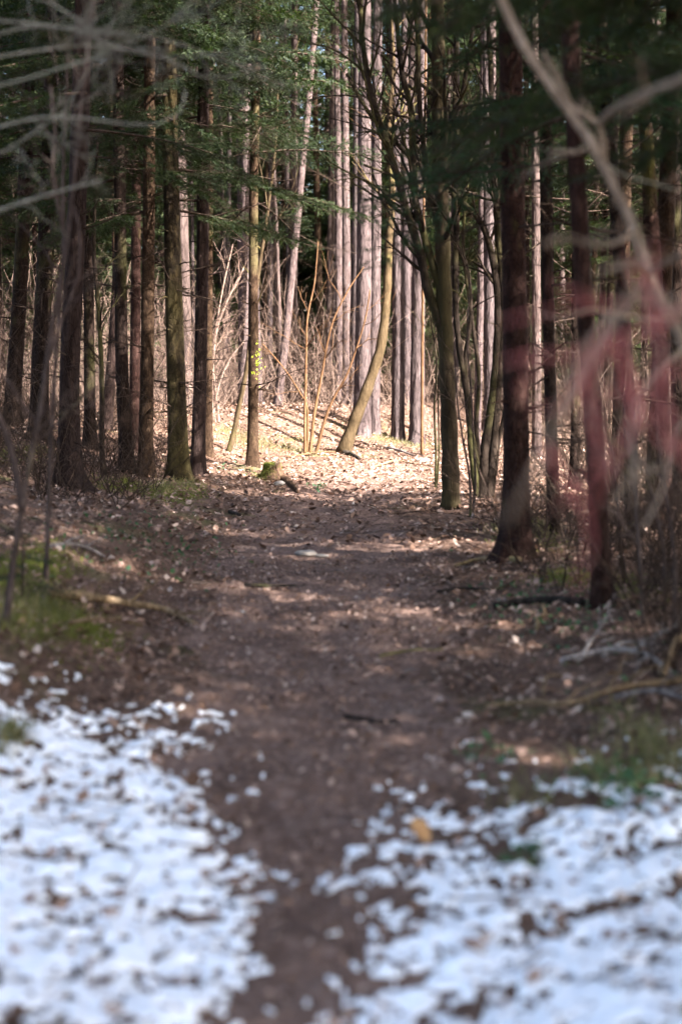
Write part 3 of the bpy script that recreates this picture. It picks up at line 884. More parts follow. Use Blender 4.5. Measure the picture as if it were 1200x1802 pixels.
# ---- hornbeam clump right of the path
sapling('hornbeam_tree', 'olive grey hornbeam trunk with forked upswept limbs at the path edge',
        [dict(p=[(795, 908), (790, 760), (786, 640), (782, 540), (778, 400), (774, 250), (771, 100), (768, -80), (766, -400)], r=(29, 20), sides=18, kids=22, name='trunk', t0=.35, tl=1.32),
         dict(p=[(785, 610), (768, 550), (752, 510), (738, 440), (715, 370), (690, 280), (660, 190), (640, 90), (630, -60)], r=(17, 8), foot=False, kids=25, name='limb', mat='darkwood', tl=1.32, t0=.2),
         dict(p=[(780, 520), (762, 470), (742, 400), (728, 330), (724, 200), (706, 120), (690, -50)], r=(15, 7), foot=False, kids=22, name='limb', mat='darkwood', tl=1.20, t0=.2),
         dict(p=[(776, 420), (760, 350), (748, 280), (738, 180), (734, 60), (722, -60)], r=(12, 6), foot=False, kids=18, name='limb', mat='darkwood', tl=1.08, t0=.2),
         dict(p=[(772, 330), (790, 250), (812, 170), (830, 60), (845, -50)], r=(10, 5), foot=False, kids=14, name='limb', mat='darkwood', tl=0.96, t0=.2)],
        'hornbeam', 'tree', Y=15.0, seed=21, depth=2, twig_mat='darkwood', droop=-.01, wob=.13)
sapling('hornbeam_clump', 'dark many-stemmed clump of bare trees beside the olive grey hornbeam',
        [dict(p=[(850, 890), (852, 800), (866, 700), (874, 600), (873, 500), (850, 400), (805, 350), (752, 305), (700, 255), (650, 200), (610, 130)], r=(18, 6), kids=25, tl=1.08, t0=.45),
         dict(p=[(842, 893), (830, 800), (822, 700), (806, 600), (800, 500), (803, 380), (800, 200), (806, 0)], r=(13, 7), kids=14, tl=0.96, t0=.5),
         dict(p=[(856, 890), (868, 790), (876, 680), (885, 560), (878, 430), (868, 300), (862, 100), (850, -50)], r=(15, 8), kids=16, tl=1.08, t0=.5),
         dict(p=[(846, 894), (842, 820), (826, 740), (818, 640), (828, 560), (822, 480), (790, 400), (742, 340), (690, 310), (640, 290)], r=(10, 4), kids=14, tl=0.96, t0=.5),
         dict(p=[(852, 892), (850, 830), (838, 760), (842, 660), (830, 560), (815, 420), (830, 250)], r=(9, 4), kids=13, tl=0.84, t0=.4),
         dict(p=[(862, 892), (872, 820), (880, 760), (896, 690), (915, 640), (930, 560)], r=(9, 3), kids=11, tl=0.72, t0=.4)],
        'darkwood', 'tree', Y=16.0, seed=23, depth=2, wob=.13, sides=10)
sapling('thin_sapling', 'pale thin double-stemmed sapling between the hornbeam and the dark clump',
        [dict(p=[(828, 912), (826, 840), (812, 760), (803, 690), (800, 600)], r=(5, 2), kids=4),
         dict(p=[(830, 912), (836, 850), (832, 760), (828, 680), (822, 600), (826, 500)], r=(5, 2), kids=4)], 'sapling', Y=14.3, seed=25, lfac=.3)
sapling('bare_sapling', 'thin dark bare sapling on the left edge of the hornbeam',
        [dict(p=[(766, 868), (767, 800), (764, 720), (768, 640), (758, 560), (752, 480)], r=(5, 2), kids=7),
         dict(p=[(766, 870), (772, 800), (771, 700), (775, 600)], r=(4, 2), kids=4)], 'darkwood', Y=17.4, seed=27, lfac=.3)
sapling('leaning_dead_sapling', 'dark thin sapling leaning left among the spruces on the left bank',
        [dict(p=[(184, 848), (180, 780), (179, 640), (172, 520), (166, 430), (172, 250)], r=(10, 5), kids=8)], 'darkwood', Y=17.2, seed=29, lfac=.2)
for k, (lab, px, Y, tops, w) in enumerate([
        ('grey sapling stem nearest the right picture edge above the fallen branches', 1188, 7.3, [(1185, 960), (1160, 800), (1150, 600)], 8),
        ('pale green sapling stem right of the leaning reddish spruce', 1132, 7.9, [(1124, 960), (1118, 840), (1126, 700)], 7),
        ('thin grey sapling crossing in front of the right edge spruces', 1166, 8.2, [(1168, 980), (1150, 880), (1110, 780)], 6),
        ('fine brown sapling leaning behind the pale green sapling', 1100, 9.6, [(1090, 940), (1080, 820), (1062, 740)], 6)]):
    sapling('forest_sapling', lab, [dict(p=[(px, 0)] + tops, r=(w, 3), kids=10)], 'sapling', Y=Y, seed=31 + k, depth=2, lfac=.35, wob=.14, group='thin saplings on the right')

# ------------------------------------------------------------------ mossy stump and stones by it
def stump():
    base = ground_at(480, 846)
    Y = base[1]
    t = thing('tree_stump', 'mossy cut tree stump with a root running right', 'stump', base)
    mb = MB(); rng = np.random.default_rng(2)
    n, s = 14, 26
    v = []
    for i in range(n):
        h = i / (n - 1)
        for j in range(s):
            a = 2 * PI * j / s
            r = .105 + .02 * (1 - h) + .13 * (1 - h) ** 2.4 * (1 + .8 * max(0, math.cos(a * 2.5 + .6))) + .015 * mn.noise((math.cos(a) * 4, math.sin(a) * 4, h * 3))
            v.append((r * math.cos(a), r * math.sin(a), -.05 + h * (.27 + .05 * math.sin(a + 1.0) + .05 * mn.noise((math.cos(a) * 2.5, math.sin(a) * 2.5, 1)))))
    q = [(i * s + j, i * s + (j + 1) % s, (i + 1) * s + (j + 1) % s, (i + 1) * s + j) for i in range(n - 1) for j in range(s)]
    mb.add(v, q)
    link('bark_shell', mb.mesh('bark_shell', M['stumpwood']), t)
    top = MB(); R = v[-s:]; c_ = np.mean(R, 0) - [0, 0, .015]
    rings = [np.array(R) * [.985, .985, 1] - [0, 0, .012], (np.array(R) - c_) * .5 + c_ + rng.normal(0, .004, (s, 3)), ]
    vv = np.vstack(rings + [c_[None]])
    top.add(vv, [(j, (j + 1) % s, s + (j + 1) % s, s + j) for j in range(s)], [(s + j, s + (j + 1) % s, 2 * s) for j in range(s)])
    link('cut_top', top.mesh('cut_top', M['cutwood']), t)
    rt = MB()
    tube(rt, smooth_path(np.array([ground_at(*p) for p in [(490, 846), (503, 850), (515, 858), (524, 868)]]) - base + [0, 0, .02], 14), np.linspace(.085, .02, 14), 8, bark_disp('spruce', 77, 0))
    link('root', rt.mesh('root', M['stumpwood']), t)
    # moss cushion on the left shoulder and top
    N = 7000
    a = rng.normal(2.7, 1.0, N); h = np.abs(rng.normal(0, .14, N)); tp = rng.random(N) < .35
    r = np.where(tp, .11 * np.sqrt(rng.random(N)), .118 + .10 * np.clip(h / .22, 0, 1) ** 1.8)
    z = np.where(tp, .215 + .02 * rng.random(N), .22 - h)
    p = np.stack([r * np.cos(a), r * np.sin(a), z], -1)
    link('moss_cushion', blades_mesh('moss_cushion', p, .022, .005, M['moss'], rng, .8), t)

def blades_mesh(name, pos, ln, w, mat, rng, lean=.5):
    n = len(pos); a = rng.uniform(0, 2 * PI, n); L = ln * rng.uniform(.5, 1.3, n)
    sx, sy = np.cos(a) * w / 2, np.sin(a) * w / 2
    d = rng.normal(0, lean, (n, 2)); up = 1 / np.sqrt(1 + (d ** 2).sum(1))
    tip = np.stack([d[:, 0] * up * L, d[:, 1] * up * L, up * L], -1)
    mid = tip * .5 + np.stack([0 * a, 0 * a, .12 * L], -1)
    s = np.stack([sx, sy, 0 * sx], -1)
    V = np.stack([pos - s, pos + s, pos + mid + s * .8, pos + mid - s * .8, pos + tip], 1)
    b5 = np.arange(n)[:, None] * 5
    return mesh_from(name, V.reshape(-1, 3), b5 + np.array([[0, 1, 2, 3]]), b5 + np.array([[3, 2, 4]]), mat, False)
stump()

def stone(label, px, py, wpx, hfrac=.4, seed=1, name='stone', mat='stone', cat='stone', sink=.35):
    base = ground_at(px, py); r = wpx / 2 / FPX * base[1]
    mb = MB(); ns, nr = 14, 8; v = []
    for i in range(nr + 1):
        th = PI * i / nr
        for j in range(ns):
            a = 2 * PI * j / ns; d = np.array([math.sin(th) * math.cos(a), math.sin(th) * math.sin(a), math.cos(th)])
            k = 1 + .28 * mn.noise(Vector(d * 1.5 + seed * 5.3)) + .10 * mn.noise(Vector(d * 4 + seed))
            v.append(d * k * [r, r * .75, r * hfrac])
    q = [(i * ns + j, (i + 1) * ns + j, (i + 1) * ns + (j + 1) % ns, i * ns + (j + 1) % ns) for i in range(nr) for j in range(ns)]
    mb.add(v, q)
    o = link(name, mb.mesh(name, M[mat]), None, base + [0, 0, r * hfrac * (1 - 2 * sink)], (0, 0, seed))
    return tag(o, label, cat, 'stones on the forest floor')
stone('whitish stone lying at the foot of the mossy stump', 492, 853, 26, .4, 1)
stone('flat pale stone set in the path before the shade ends', 538, 976, 48, .25, 2)
stone('smaller flat stone right of the flat pale path stone', 567, 979, 26, .25, 3)
stone('pale stone on the right verge beyond the pole sapling', 744, 812, 30, .35, 4)
stone('small pale stone on the dark path left of the middle', 428, 1078, 16, .4, 5)
stone('small bright pebble on the path above the left snow', 427, 1243, 14, .5, 6)
stone('whitish stone on the path right of the middle', 720, 1182, 24, .3, 7)
stone('pale stone among leaves below the large reddish spruce', 882, 1057, 28, .3, 8)
stone('small stone right of the crooked stick', 968, 1107, 18, .4, 9)

# ------------------------------------------------------------------ fallen branches lying on the floor
def fallen(label, pix, r0, r1, mat, lift=.0, kids=0, seed=1, name='fallen_branch', sides=8):
    w = np.array([ground_at(*p) for p in pix]); base = w[0].copy()
    rr0, rr1 = r0 / 2 / FPX * w[0][1], r1 / 2 / FPX * w[-1][1]
    n = max(10, int(np.linalg.norm(np.diff(w, axis=0), axis=1).sum() / .05))
    pts = smooth_path(w, n); rs = np.linspace(rr0, rr1, n)
    pts[:, 2] = np.maximum(terrain(pts[:, 0], pts[:, 1]) + rs * .7 + .012, pts[:, 2]) + lift * np.sin(np.linspace(0, PI, n))
    pts -= base
    mb = MB(); TREE_SEED[0] += 1
    tube(mb, pts, rs, sides, bark_disp('spruce', TREE_SEED[0], 0))
    rng = np.random.default_rng(seed)
    for k in range(kids):
        s = rng.uniform(.2, .9); i = int(s * (n - 2))
        d = side_dir(rng, pts[i + 1] - pts[i], .8); d[2] = abs(d[2]) * .5
        c_ = wander(rng, pts[i], d, rng.uniform(.15, .45), 7, .15)
        twig_tree(mb, rng, c_, rs[i] * .55, .0015, 1, 3, .6, .5, 5)
    o = link(name, mb.mesh(name, M[mat]), None, base)
    return tag(o, label, 'branch', 'branches lying on the forest floor')
fallen('long brown fallen branch on the mossy left bank pointing at the path', [(88, 1052), (170, 1066), (230, 1076), (290, 1084), (345, 1103)], 20, 8, 'brownstick', .02, 3, 1)
fallen('shorter brown stick below the long left bank branch', [(120, 1104), (170, 1098), (215, 1098), (250, 1106)], 10, 6, 'brownstick', .01, 2, 2)
fallen('pale stick end poking in at the left picture edge', [(-30, 930), (0, 935), (25, 943)], 10, 8, 'brownstick', .02, 0, 3)
fallen('grey brown stick on the bank under the spruce twigs', [(90, 968), (150, 972), (185, 985)], 9, 5, 'greystick', .02, 2, 4)
fallen('forked grey fallen branch on the right verge', [(985, 1172), (1030, 1166), (1080, 1160), (1135, 1168), (1180, 1190)], 13, 9, 'greystick', .03, 4, 5)
fallen('grey branch fork rising right from the forked grey branch', [(1060, 1163), (1105, 1152), (1150, 1150)], 9, 5, 'greystick', .05, 2, 6)
fallen('long tan fallen branch stretching along the right verge to the edge', [(850, 1250), (930, 1246), (1000, 1252), (1080, 1228), (1150, 1216), (1240, 1200)], 7, 15, 'brownstick', .02, 4, 7)
fallen('grey branch below the long tan branch at the right edge', [(1080, 1236), (1140, 1232), (1200, 1246), (1250, 1262)], 10, 8, 'greystick', .03, 2, 8)
fallen('crooked pale stick standing out before the leaning reddish spruce', [(944, 1112), (946, 1098), (956, 1090), (955, 1076), (946, 1070)], 9, 7, 'brownstick', .01, 0, 9)
fallen('dark rotten log lying left of the leaning reddish spruce', [(868, 1074), (920, 1066), (970, 1064), (1025, 1068)], 13, 16, 'darkstick', .0, 0, 10, sides=12)
fallen('tan root running left from the large reddish spruce', [(915, 994), (880, 988), (840, 990), (800, 1000)], 14, 5, 'brownstick', .0, 0, 11, name='surface_root')
fallen('dark stick crossing the right verge above the rotten log', [(770, 1046), (820, 1040), (870, 1042), (905, 1026)], 6, 4, 'darkstick', .0, 1, 12)
fallen('dark stick lying across the middle of the path', [(606, 1268), (640, 1272), (670, 1276), (700, 1274)], 9, 5, 'darkstick', .0, 0, 13)
fallen('thin dark stick on the path in front of the flat stones', [(430, 1034), (470, 1036), (520, 1034)], 7, 4, 'darkstick', .0, 0, 14)
fallen('thin brown stick on the path below the whitish stone', [(668, 1160), (720, 1150), (780, 1148)], 6, 4, 'brownstick', .0, 0, 15)
fallen('brown root arching from the right edge over the verge', [(1165, 1196), (1188, 1160), (1215, 1140), (1260, 1130)], 14, 18, 'brownstick', .06, 0, 16, name='surface_root')
fallen('thin twig arching among leaves left of the forked branch', [(955, 1230), (962, 1214), (985, 1204), (1002, 1200)], 6, 4, 'brownstick', .05, 0, 17)
fallen('pale fallen pole lying on the sunny ground by the pole sapling', [(680, 790), (710, 799), (735, 806)], 4, 3, 'greystick', .02, 1, 18)
fallen('dark log end lying at the foot of the curved tree', [(604, 800), (618, 803), (632, 810)], 9, 6, 'darkstick', .0, 0, 19)
fallen('thin branch lying beside the hazel stems on sunny ground', [(505, 806), (545, 803), (590, 797)], 3, 2, 'hazel', .03, 2, 20)
fallen('grey twig lying behind the stump on sunny ground', [(655, 825), (700, 815), (760, 822)], 4, 2, 'brownstick', .02, 3, 21)
fallen('small dark bark piece on the leaves before the stump', [(404, 905), (416, 908), (424, 911)], 7, 6, 'darkstick', .0, 0, 22)

# single large leaf on the right snow
base = ground_at(738, 1500)
rng = np.random.default_rng(5)
me = leaves_mesh('dead_leaf', np.zeros((1, 3)), np.array([.12]), M['tanleaf'], np.random.default_rng(14), .25, .012, (.8, .9))
tag(link('dead_leaf', me, None, base + [0, 0, .03]), 'large tan curled leaf lying on the right snow', 'leaf')

# ------------------------------------------------------------------ moss, grass and green ground cover
def patch(cx, cy, rx, ry, n, rng):
    """n floor points in a photo-pixel ellipse"""
    c_ = ground_at(cx, cy); e = ground_at(cx + rx, cy); f = ground_at(cx, cy - ry)
    sx = abs(e[0] - c_[0]); sy = abs(f[1] - c_[1])
    x = c_[0] + rng.normal(0, .5, n) * sx; y = c_[1] + rng.normal(0, .5, n) * sy
    return np.stack([x, y, terrain(x, y)], -1)
rng = np.random.default_rng(41)
P = np.concatenate([patch(40, 1000, 90, 40, 6000, rng), patch(110, 1095, 120, 45, 5500, rng), patch(300, 868, 60, 16, 6000, rng), patch(220, 855, 60, 14, 3000, rng),
                    patch(1010, 1020, 70, 20, 2500, rng), patch(930, 950, 60, 14, 2000, rng), patch(40, 800, 60, 25, 3000, rng), patch(1120, 1040, 60, 20, 1500, rng), patch(455, 838, 24, 8, 300, rng)])
tag(link('moss', blades_mesh('moss', P, .028, .007, M['moss'], rng, .7)), 'low green moss cushions on the banks', 'moss', kind='stuff')
P = np.concatenate([patch(1150, 1320, 80, 70, 420, rng), patch(1060, 1370, 60, 40, 130, rng), patch(20, 1310, 30, 30, 300, rng), patch(930, 1420, 60, 40, 70, rng),
                    patch(60, 1080, 110, 50, 500, rng), patch(690, 775, 90, 14, 1500, rng), patch(450, 780, 110, 16, 1500, rng), patch(310, 858, 60, 14, 900, rng), patch(920, 935, 60, 20, 900, rng)])
tag(link('grass', blades_mesh('grass', P, .10, .006, M['grass'], rng, .8)), 'sparse dry and green grass blades', 'grass', kind='stuff')
P = np.concatenate([patch(1090, 1380, 90, 40, 200, rng), patch(930, 1510, 50, 25, 30, rng), patch(850, 1330, 60, 25, 40, rng), patch(560, 860, 24, 8, 60, rng), patch(270, 960, 150, 60, 260, rng), patch(980, 1080, 150, 80, 260, rng), patch(420, 830, 60, 12, 60, rng)])
tag(link('ground_cover', leaves_mesh('ground_cover', P, rng.uniform(.02, .05, len(P)), M['green_plant'], rng, .5, .02)), 'small green leaves growing through the litter', 'plants', kind='stuff')
# young spruce sprig low at the left edge
sp = thing('spruce_seedling', 'small dark green spruce seedling at the left edge of the bank', 'seedling', on_ground(40, 7.6))
mb = MB(); tube(mb, np.array([[0, 0, -.05], [.01, 0, .25], [0, .01, .5]]), [.009, .006, .003], 6); link('stem', mb.mesh('stem', M['deadtwig']), sp)
for k in range(9): link('bough', BOUGH_TEAL[k % 3], sp, (0, 0, .10 + .045 * k), (rng.normal(0, .2), rng.normal(.1, .15), k * 2.4), .20 - .012 * k)

# ------------------------------------------------------------------ bare branches close to the camera
Yl = 5.8
sapling('lichen_shrub', 'pale lichen covered bare branches arching in from the top left', [
    dict(p=[(-190, 1700, 5.8), (-170, 900, 5.8), (-150, 500, 5.8), (-120, 200, 5.8), (-90, -60, 5.8), (-60, -300, 5.8)], r=(24, 12), kids=0, name='trunk'),
    dict(p=[(-150, 420), (0, 370), (60, 350), (130, 330), (178, 318)], r=(7.5, 4.1), foot=False, kids=4, tl=.25, name='limb'),
    dict(p=[(-130, 260), (30, 215), (90, 205), (150, 208), (210, 217), (270, 220), (310, 205), (332, 180), (328, 160)], r=(5.4, 2.7), foot=False, kids=5, tl=.25, name='limb'),
    dict(p=[(-100, 80), (0, 60), (60, 45), (130, 52), (190, 75), (250, 95), (310, 100), (380, 95), (440, 85)], r=(5.4, 2.0), foot=False, kids=9, tl=.35, name='limb'),
    dict(p=[(-100, 30), (20, 38), (90, 45), (150, 55), (260, 65), (340, 85), (400, 110), (460, 120)], r=(5.4, 2.0), foot=False, kids=9, tl=.35, name='limb'),
    dict(p=[(-120, 180), (40, 140), (170, 100), (240, 72), (290, 45), (320, 25)], r=(5.4, 2.0), foot=False, kids=8, tl=.35, name='limb'),
    dict(p=[(-110, 120), (60, 90), (180, 80), (300, 105), (340, 130), (380, 138), (440, 125)], r=(5.4, 2.0), foot=False, kids=8, tl=.35, name='limb'),
    dict(p=[(-130, 300), (0, 270), (70, 225), (120, 190), (140, 150), (190, 70), (200, 30)], r=(4.8, 2.0), foot=False, kids=6, tl=.3, name='limb'),
    dict(p=[(-90, -40), (40, -10), (100, 10), (170, 60), (185, 95), (160, 145)], r=(4.8, 2.0), foot=False, kids=6, tl=.3, name='limb')],
    'lichen', 'shrub', Y=Yl, seed=51, depth=2, wob=.2, disp=False, droop=.01)
sapling('bank_sapling', 'thin purple grey sapling rising along the left edge in front of the spruces', [
    dict(p=[(8, 1045), (38, 900), (72, 720), (92, 580), (118, 430), (133, 290), (148, 140), (168, -20), (175, -200)], r=(11, 5), kids=12, name='trunk', t0=.25, tl=.7),
    dict(p=[(40, 900), (30, 830), (12, 760), (-20, 700)], r=(14, 10), foot=False, kids=0, name='limb'),
    dict(p=[(118, 430), (105, 370), (92, 300), (98, 240), (90, 150)], r=(7, 4), foot=False, kids=6, tl=.4, name='limb'),
    dict(p=[(84, 640), (110, 560), (140, 480), (138, 380), (128, 360)], r=(7, 4), foot=False, kids=5, tl=.4, name='limb')],
    'sapling', Y=7.0, seed=53, depth=2, wob=.15)
sapling('slender_sapling', 'second thin grey sapling just right of the purple grey one', [
    dict(p=[(80, 890), (90, 805), (94, 710), (101, 600), (112, 450), (112, 300), (120, 100)], r=(9, 4), kids=12, name='trunk', tl=.6)], 'sapling', Y=8.3, seed=55, depth=2, wob=.15)

Yr = 4.8
sapling('leaning_branch', 'tan bare stem slanting from the top down to the right edge', [
    dict(p=[(1440, 0), (1400, 1250), (1330, 880), (1262, 720), (1200, 600), (1165, 530), (1140, 480), (1110, 390), (1080, 330), (1040, 250), (985, 175), (940, 110), (905, 50), (875, -20), (840, -110)], r=(26, 14), kids=0, name='trunk', sides=12),
    dict(p=[(1062, 285), (1060, 240), (1045, 208), (1010, 192), (985, 150), (955, 90)], r=(12.0, 5.6), foot=False, kids=2, tl=.15, name='limb'),
    dict(p=[(1052, 220), (1080, 192, 4.3), (1140, 162, 3.7), (1215, 135, 3.3)], r=(11.2, 9.6), foot=False, kids=3, tl=.18, name='limb'),
    dict(p=[(1042, 256), (1010, 268), (985, 266)], r=(8.8, 7.2), foot=False, kids=3, tl=.18, name='limb'),
    dict(p=[(1118, 400), (1090, 424, 4.2), (1045, 432, 3.8), (1000, 418, 3.4), (950, 430, 3.2)], r=(10.4, 4.0), foot=False, kids=1, tl=.15, name='limb'),
    dict(p=[(1140, 480), (1170, 462, 4.4), (1215, 440, 4.0)], r=(9.6, 7.2), foot=False, kids=3, tl=.18, name='limb'),
    dict(p=[(1142, 490), (1118, 465, 4.2), (1085, 470, 3.6), (1060, 478, 3.2)], r=(9.6, 6.4), foot=False, kids=3, tl=.18, name='limb'),
    dict(p=[(1030, 240), (1080, 300, 5.0), (1140, 320, 5.1), (1210, 340, 5.2)], r=(4.8, 2.4), foot=False, kids=3, tl=.2, name='limb', mat='lichen'),
    dict(p=[(1140, 480), (1085, 560, 4.2), (1040, 640, 3.8), (990, 730, 3.5)], r=(9, 4), foot=False, kids=4, tl=.25, name='limb'),
    dict(p=[(1210, 610), (1150, 660, 4.2), (1110, 740, 3.8), (1120, 850, 3.6)], r=(9, 4), foot=False, kids=4, tl=.25, name='limb'),
    dict(p=[(1250, 690), (1190, 760, 4.3), (1170, 850, 4.0), (1130, 930, 3.8)], r=(8, 4), foot=False, kids=4, tl=.25, name='limb'),
    dict(p=[(1180, 560), (1120, 560, 4.4), (1050, 545, 4.1), (985, 560, 3.9)], r=(7, 3), foot=False, kids=4, tl=.2, name='limb')],
    'tan', 'branch', Y=Yr, seed=61, depth=1, disp=False)
sapling('red_twig_shrub', 'blurred red and pink twigs crossing close in front at right', [
    dict(p=[(1560, 0), (1500, 1400), (1380, 800), (1260, 600), (1200, 540), (1150, 490), (1100, 530), (1060, 580), (1020, 650), (970, 755), (935, 845), (893, 918)], r=(18.4, 10.0), kids=3, tl=.12, t0=.6, mat='tan'),
    dict(p=[(1250, 520), (1200, 545), (1135, 580), (1085, 598), (1035, 640), (1000, 665)], r=(10.9, 5.0), foot=False, kids=2, tl=.1),
    dict(p=[(1080, 585), (1100, 650), (1118, 715), (1108, 760), (1085, 800), (1060, 850)], r=(14.2, 6.8), foot=False, kids=2, tl=.1),
    dict(p=[(1118, 715), (1150, 760), (1190, 800)], r=(8.4, 5.0), foot=False, kids=1, tl=.08),
    dict(p=[(1150, 500), (1158, 610), (1168, 720), (1188, 790), (1220, 830)], r=(11.7, 6.8), foot=False, kids=2, tl=.1),
    dict(p=[(1060, 580), (1030, 690), (1048, 760), (1058, 830)], r=(11.7, 6.8), foot=False, kids=2, tl=.1),
    dict(p=[(955, 780), (990, 840), (1030, 900), (1040, 965)], r=(10.0, 5.0), foot=False, kids=1, tl=.08),
    dict(p=[(1040, 640), (990, 720), (965, 770), (950, 800)], r=(10.0, 5.0), foot=False, kids=1, tl=.08),
    dict(p=[(1150, 540), (1060, 535), (960, 548), (880, 568)], r=(6.8, 3.4), foot=False, kids=1, tl=.08),
    dict(p=[(1060, 600), (1000, 625), (945, 622), (885, 638)], r=(5.0, 3.4), foot=False, kids=2, tl=.1),
    dict(p=[(1200, 640), (1130, 690), (1075, 680), (1020, 700)], r=(6.8, 3.4), foot=False, kids=1, tl=.08)],
    'redtwig', 'shrub', Y=2.1, seed=63, depth=1, disp=False)

# near spruce standing just outside the right edge; its green boughs hang into view
t, pts = spruce('green spruce boughs hanging into the top right corner', 1560, 5.6, 90, [(1555, 400), (1550, 0)], mat='spruce_red', boughs=0, dead=0)
for k, (z, az, ti, s) in enumerate([(2.75, PI * .93, -.05, .95), (2.95, PI * 1.02, .02, 1.0), (3.1, PI * .97, -.1, .9), (2.5, PI * .85, -.1, .8), (3.25, PI * 1.05, -.12, .95)]):
    limb_inst('bough', BOUGH_MID[k % 5], t, pos_on(pts, z), az, ti, s)

# ------------------------------------------------------------------ background wood
def far_tree(name, label, x, y, r, mat, crown, h, group, dead=0, seed=0, kind='pine'):
    rng = np.random.default_rng(seed)
    base = np.array([x, y, tz(x, y)])
    t = thing(name, label, 'tree', base, group)
    lx, ly = rng.normal(0, .018, 2)
    pts = np.array([[0, 0, -.1], [lx * 3, ly * 3, 3], [lx * 9, ly * 9, 9], [lx * h, ly * h, h]])
    link('trunk', trunk_mesh('trunk', pts, r, M[mat], kind, sides=8, ringstep=.7, fine=11), t)
    link('crown', crown, t, (lx * 9, ly * 9, 0), (0, 0, rng.uniform(0, 6.28)), (1, 1, h / 18.0))
    for k in range(dead):
        z = rng.uniform(1.0, 9); limb_inst('dead_branch', DEAD[rng.integers(7)], t, pos_on(pts, z), rng.uniform(0, 6.28), rng.normal(0, .2), rng.uniform(.8, 1.5), rng.uniform(0, 6))
    return t
LAND = [(-1e9, None), (20, 'left picture edge'), (122, 'flared broad spruce'), (224, 'straight brown spruce'), (316, 'mossy trunk'), (347, 'purple brown spruce'), (444, 'slim straight spruce'), (540, 'hazel shrub'),
        (636, 'thickest pine'), (733, 'rough pine'), (790, 'hornbeam'), (860, 'dark many-stemmed clump'), (908, 'large reddish spruce'), (1062, 'leaning reddish spruce'), (1195, 'right picture edge'), (1e9, None)]
SLOTS = {}
ORD = ['nearest', 'second nearest', 'third nearest', 'fourth nearest', 'fifth nearest', 'sixth nearest', 'seventh nearest', 'eighth nearest', 'ninth nearest', 'tenth nearest', 'eleventh nearest', 'twelfth nearest', 'thirteenth nearest', 'fourteenth nearest', 'farthest']
def place_label(t, kind):
    x, y, z = t.location
    px = 600 + FPX * x / (y * CP - (z - CAM_H) * SP)
    for (a, na), (b_, nb) in zip(LAND[:-1], LAND[1:]):
        if a <= px < b_: SLOTS.setdefault((kind, na, nb), []).append((y, t))
def write_labels():
    for (kind, na, nb), lst in SLOTS.items():
        where = 'between %s and %s' % (na, nb) if na and nb else 'beyond the %s' % (na or nb)
        for i, (y, t) in enumerate(sorted(lst, key=lambda e: e[0])):
            t['label'] = '%s far back %s%s' % (kind, where, ', %s there' % ORD[min(i, 14)] if len(lst) > 1 else '')
rng = np.random.default_rng(77)
spots = []
def shades(x, y, l0, l1, left=True):
    """would a crown here keep the sun off the clearing?"""
    for L in np.arange(l0, l1, .7):
        qx, qy = x - .8 * L, y + .6 * L
        if -2.6 < qx < 4.5 and 17.0 < qy < 31: return True
        if left and -12 < qx < -3.4 and 24 < qy < 38: return True
    return False
def free(x, y, d):
    return all((x - a) ** 2 + (y - b_) ** 2 > d * d for a, b_ in spots)
# slender pines filling the middle distance
k = 0; tries = 0
while k < 50 and tries < 4000:
    tries += 1
    y = rng.uniform(26, 52); x = rng.uniform(-.30 * y, .30 * y)
    u = x / y
    if y < 31 and -.09 < u < .09: continue
    if not free(x, y, 1.15) or shades(x, y, 13, 24): continue
    spots.append((x, y)); k += 1
    t = far_tree('slender_pine', 'slender pine trunk standing in the wood behind the clearing', x, y, rng.uniform(.06, .15), rng.choice(['farpine', 'farpine', 'pine', 'slim']), CROWN_PINE[k % 2], rng.uniform(15, 20), 'slender pines of the wood behind', dead=6, seed=k)
    place_label(t, 'slender pine')
k = 0; tries = 0
while k < 12 and tries < 3000:
    tries += 1
    y = rng.uniform(30.5, 46); x = rng.uniform(-.10 * y, .12 * y)
    if not free(x, y, 1.5) or shades(x, y, 13, 24): continue
    spots.append((x, y)); k += 1
    t = far_tree('slender_pine', 'slender pine trunk', x, y, rng.uniform(.08, .15), ['pale', 'farpine', 'pine'][k % 3], CROWN_PINE[k % 2], rng.uniform(16, 20), 'slender pines of the wood behind', dead=4, seed=600 + k)
    place_label(t, 'pale slender pine')
# dark dense conifers closing the view
k = 0; tries = 0
while k < 95 and tries < 6000:
    tries += 1
    y = rng.uniform(37, 74); x = rng.uniform(-.34 * y, .34 * y)
    if not free(x, y, 2.1): continue
    spots.append((x, y)); k += 1
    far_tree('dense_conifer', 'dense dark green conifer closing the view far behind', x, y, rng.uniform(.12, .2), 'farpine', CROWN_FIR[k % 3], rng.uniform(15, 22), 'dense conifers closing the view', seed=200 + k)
k = 0; tries = 0
while k < 14 and tries < 3000:
    tries += 1
    y = rng.uniform(44, 62); x = rng.uniform(-.11 * y, .13 * y)
    if not free(x, y, 1.5): continue
    spots.append((x, y)); k += 1
    far_tree('dense_conifer', 'dense dark green conifer closing the view far behind', x, y, rng.uniform(.14, .2), 'farpine', CROWN_FIR[k % 3], rng.uniform(22, 27), 'dense conifers closing the view', seed=700 + k)
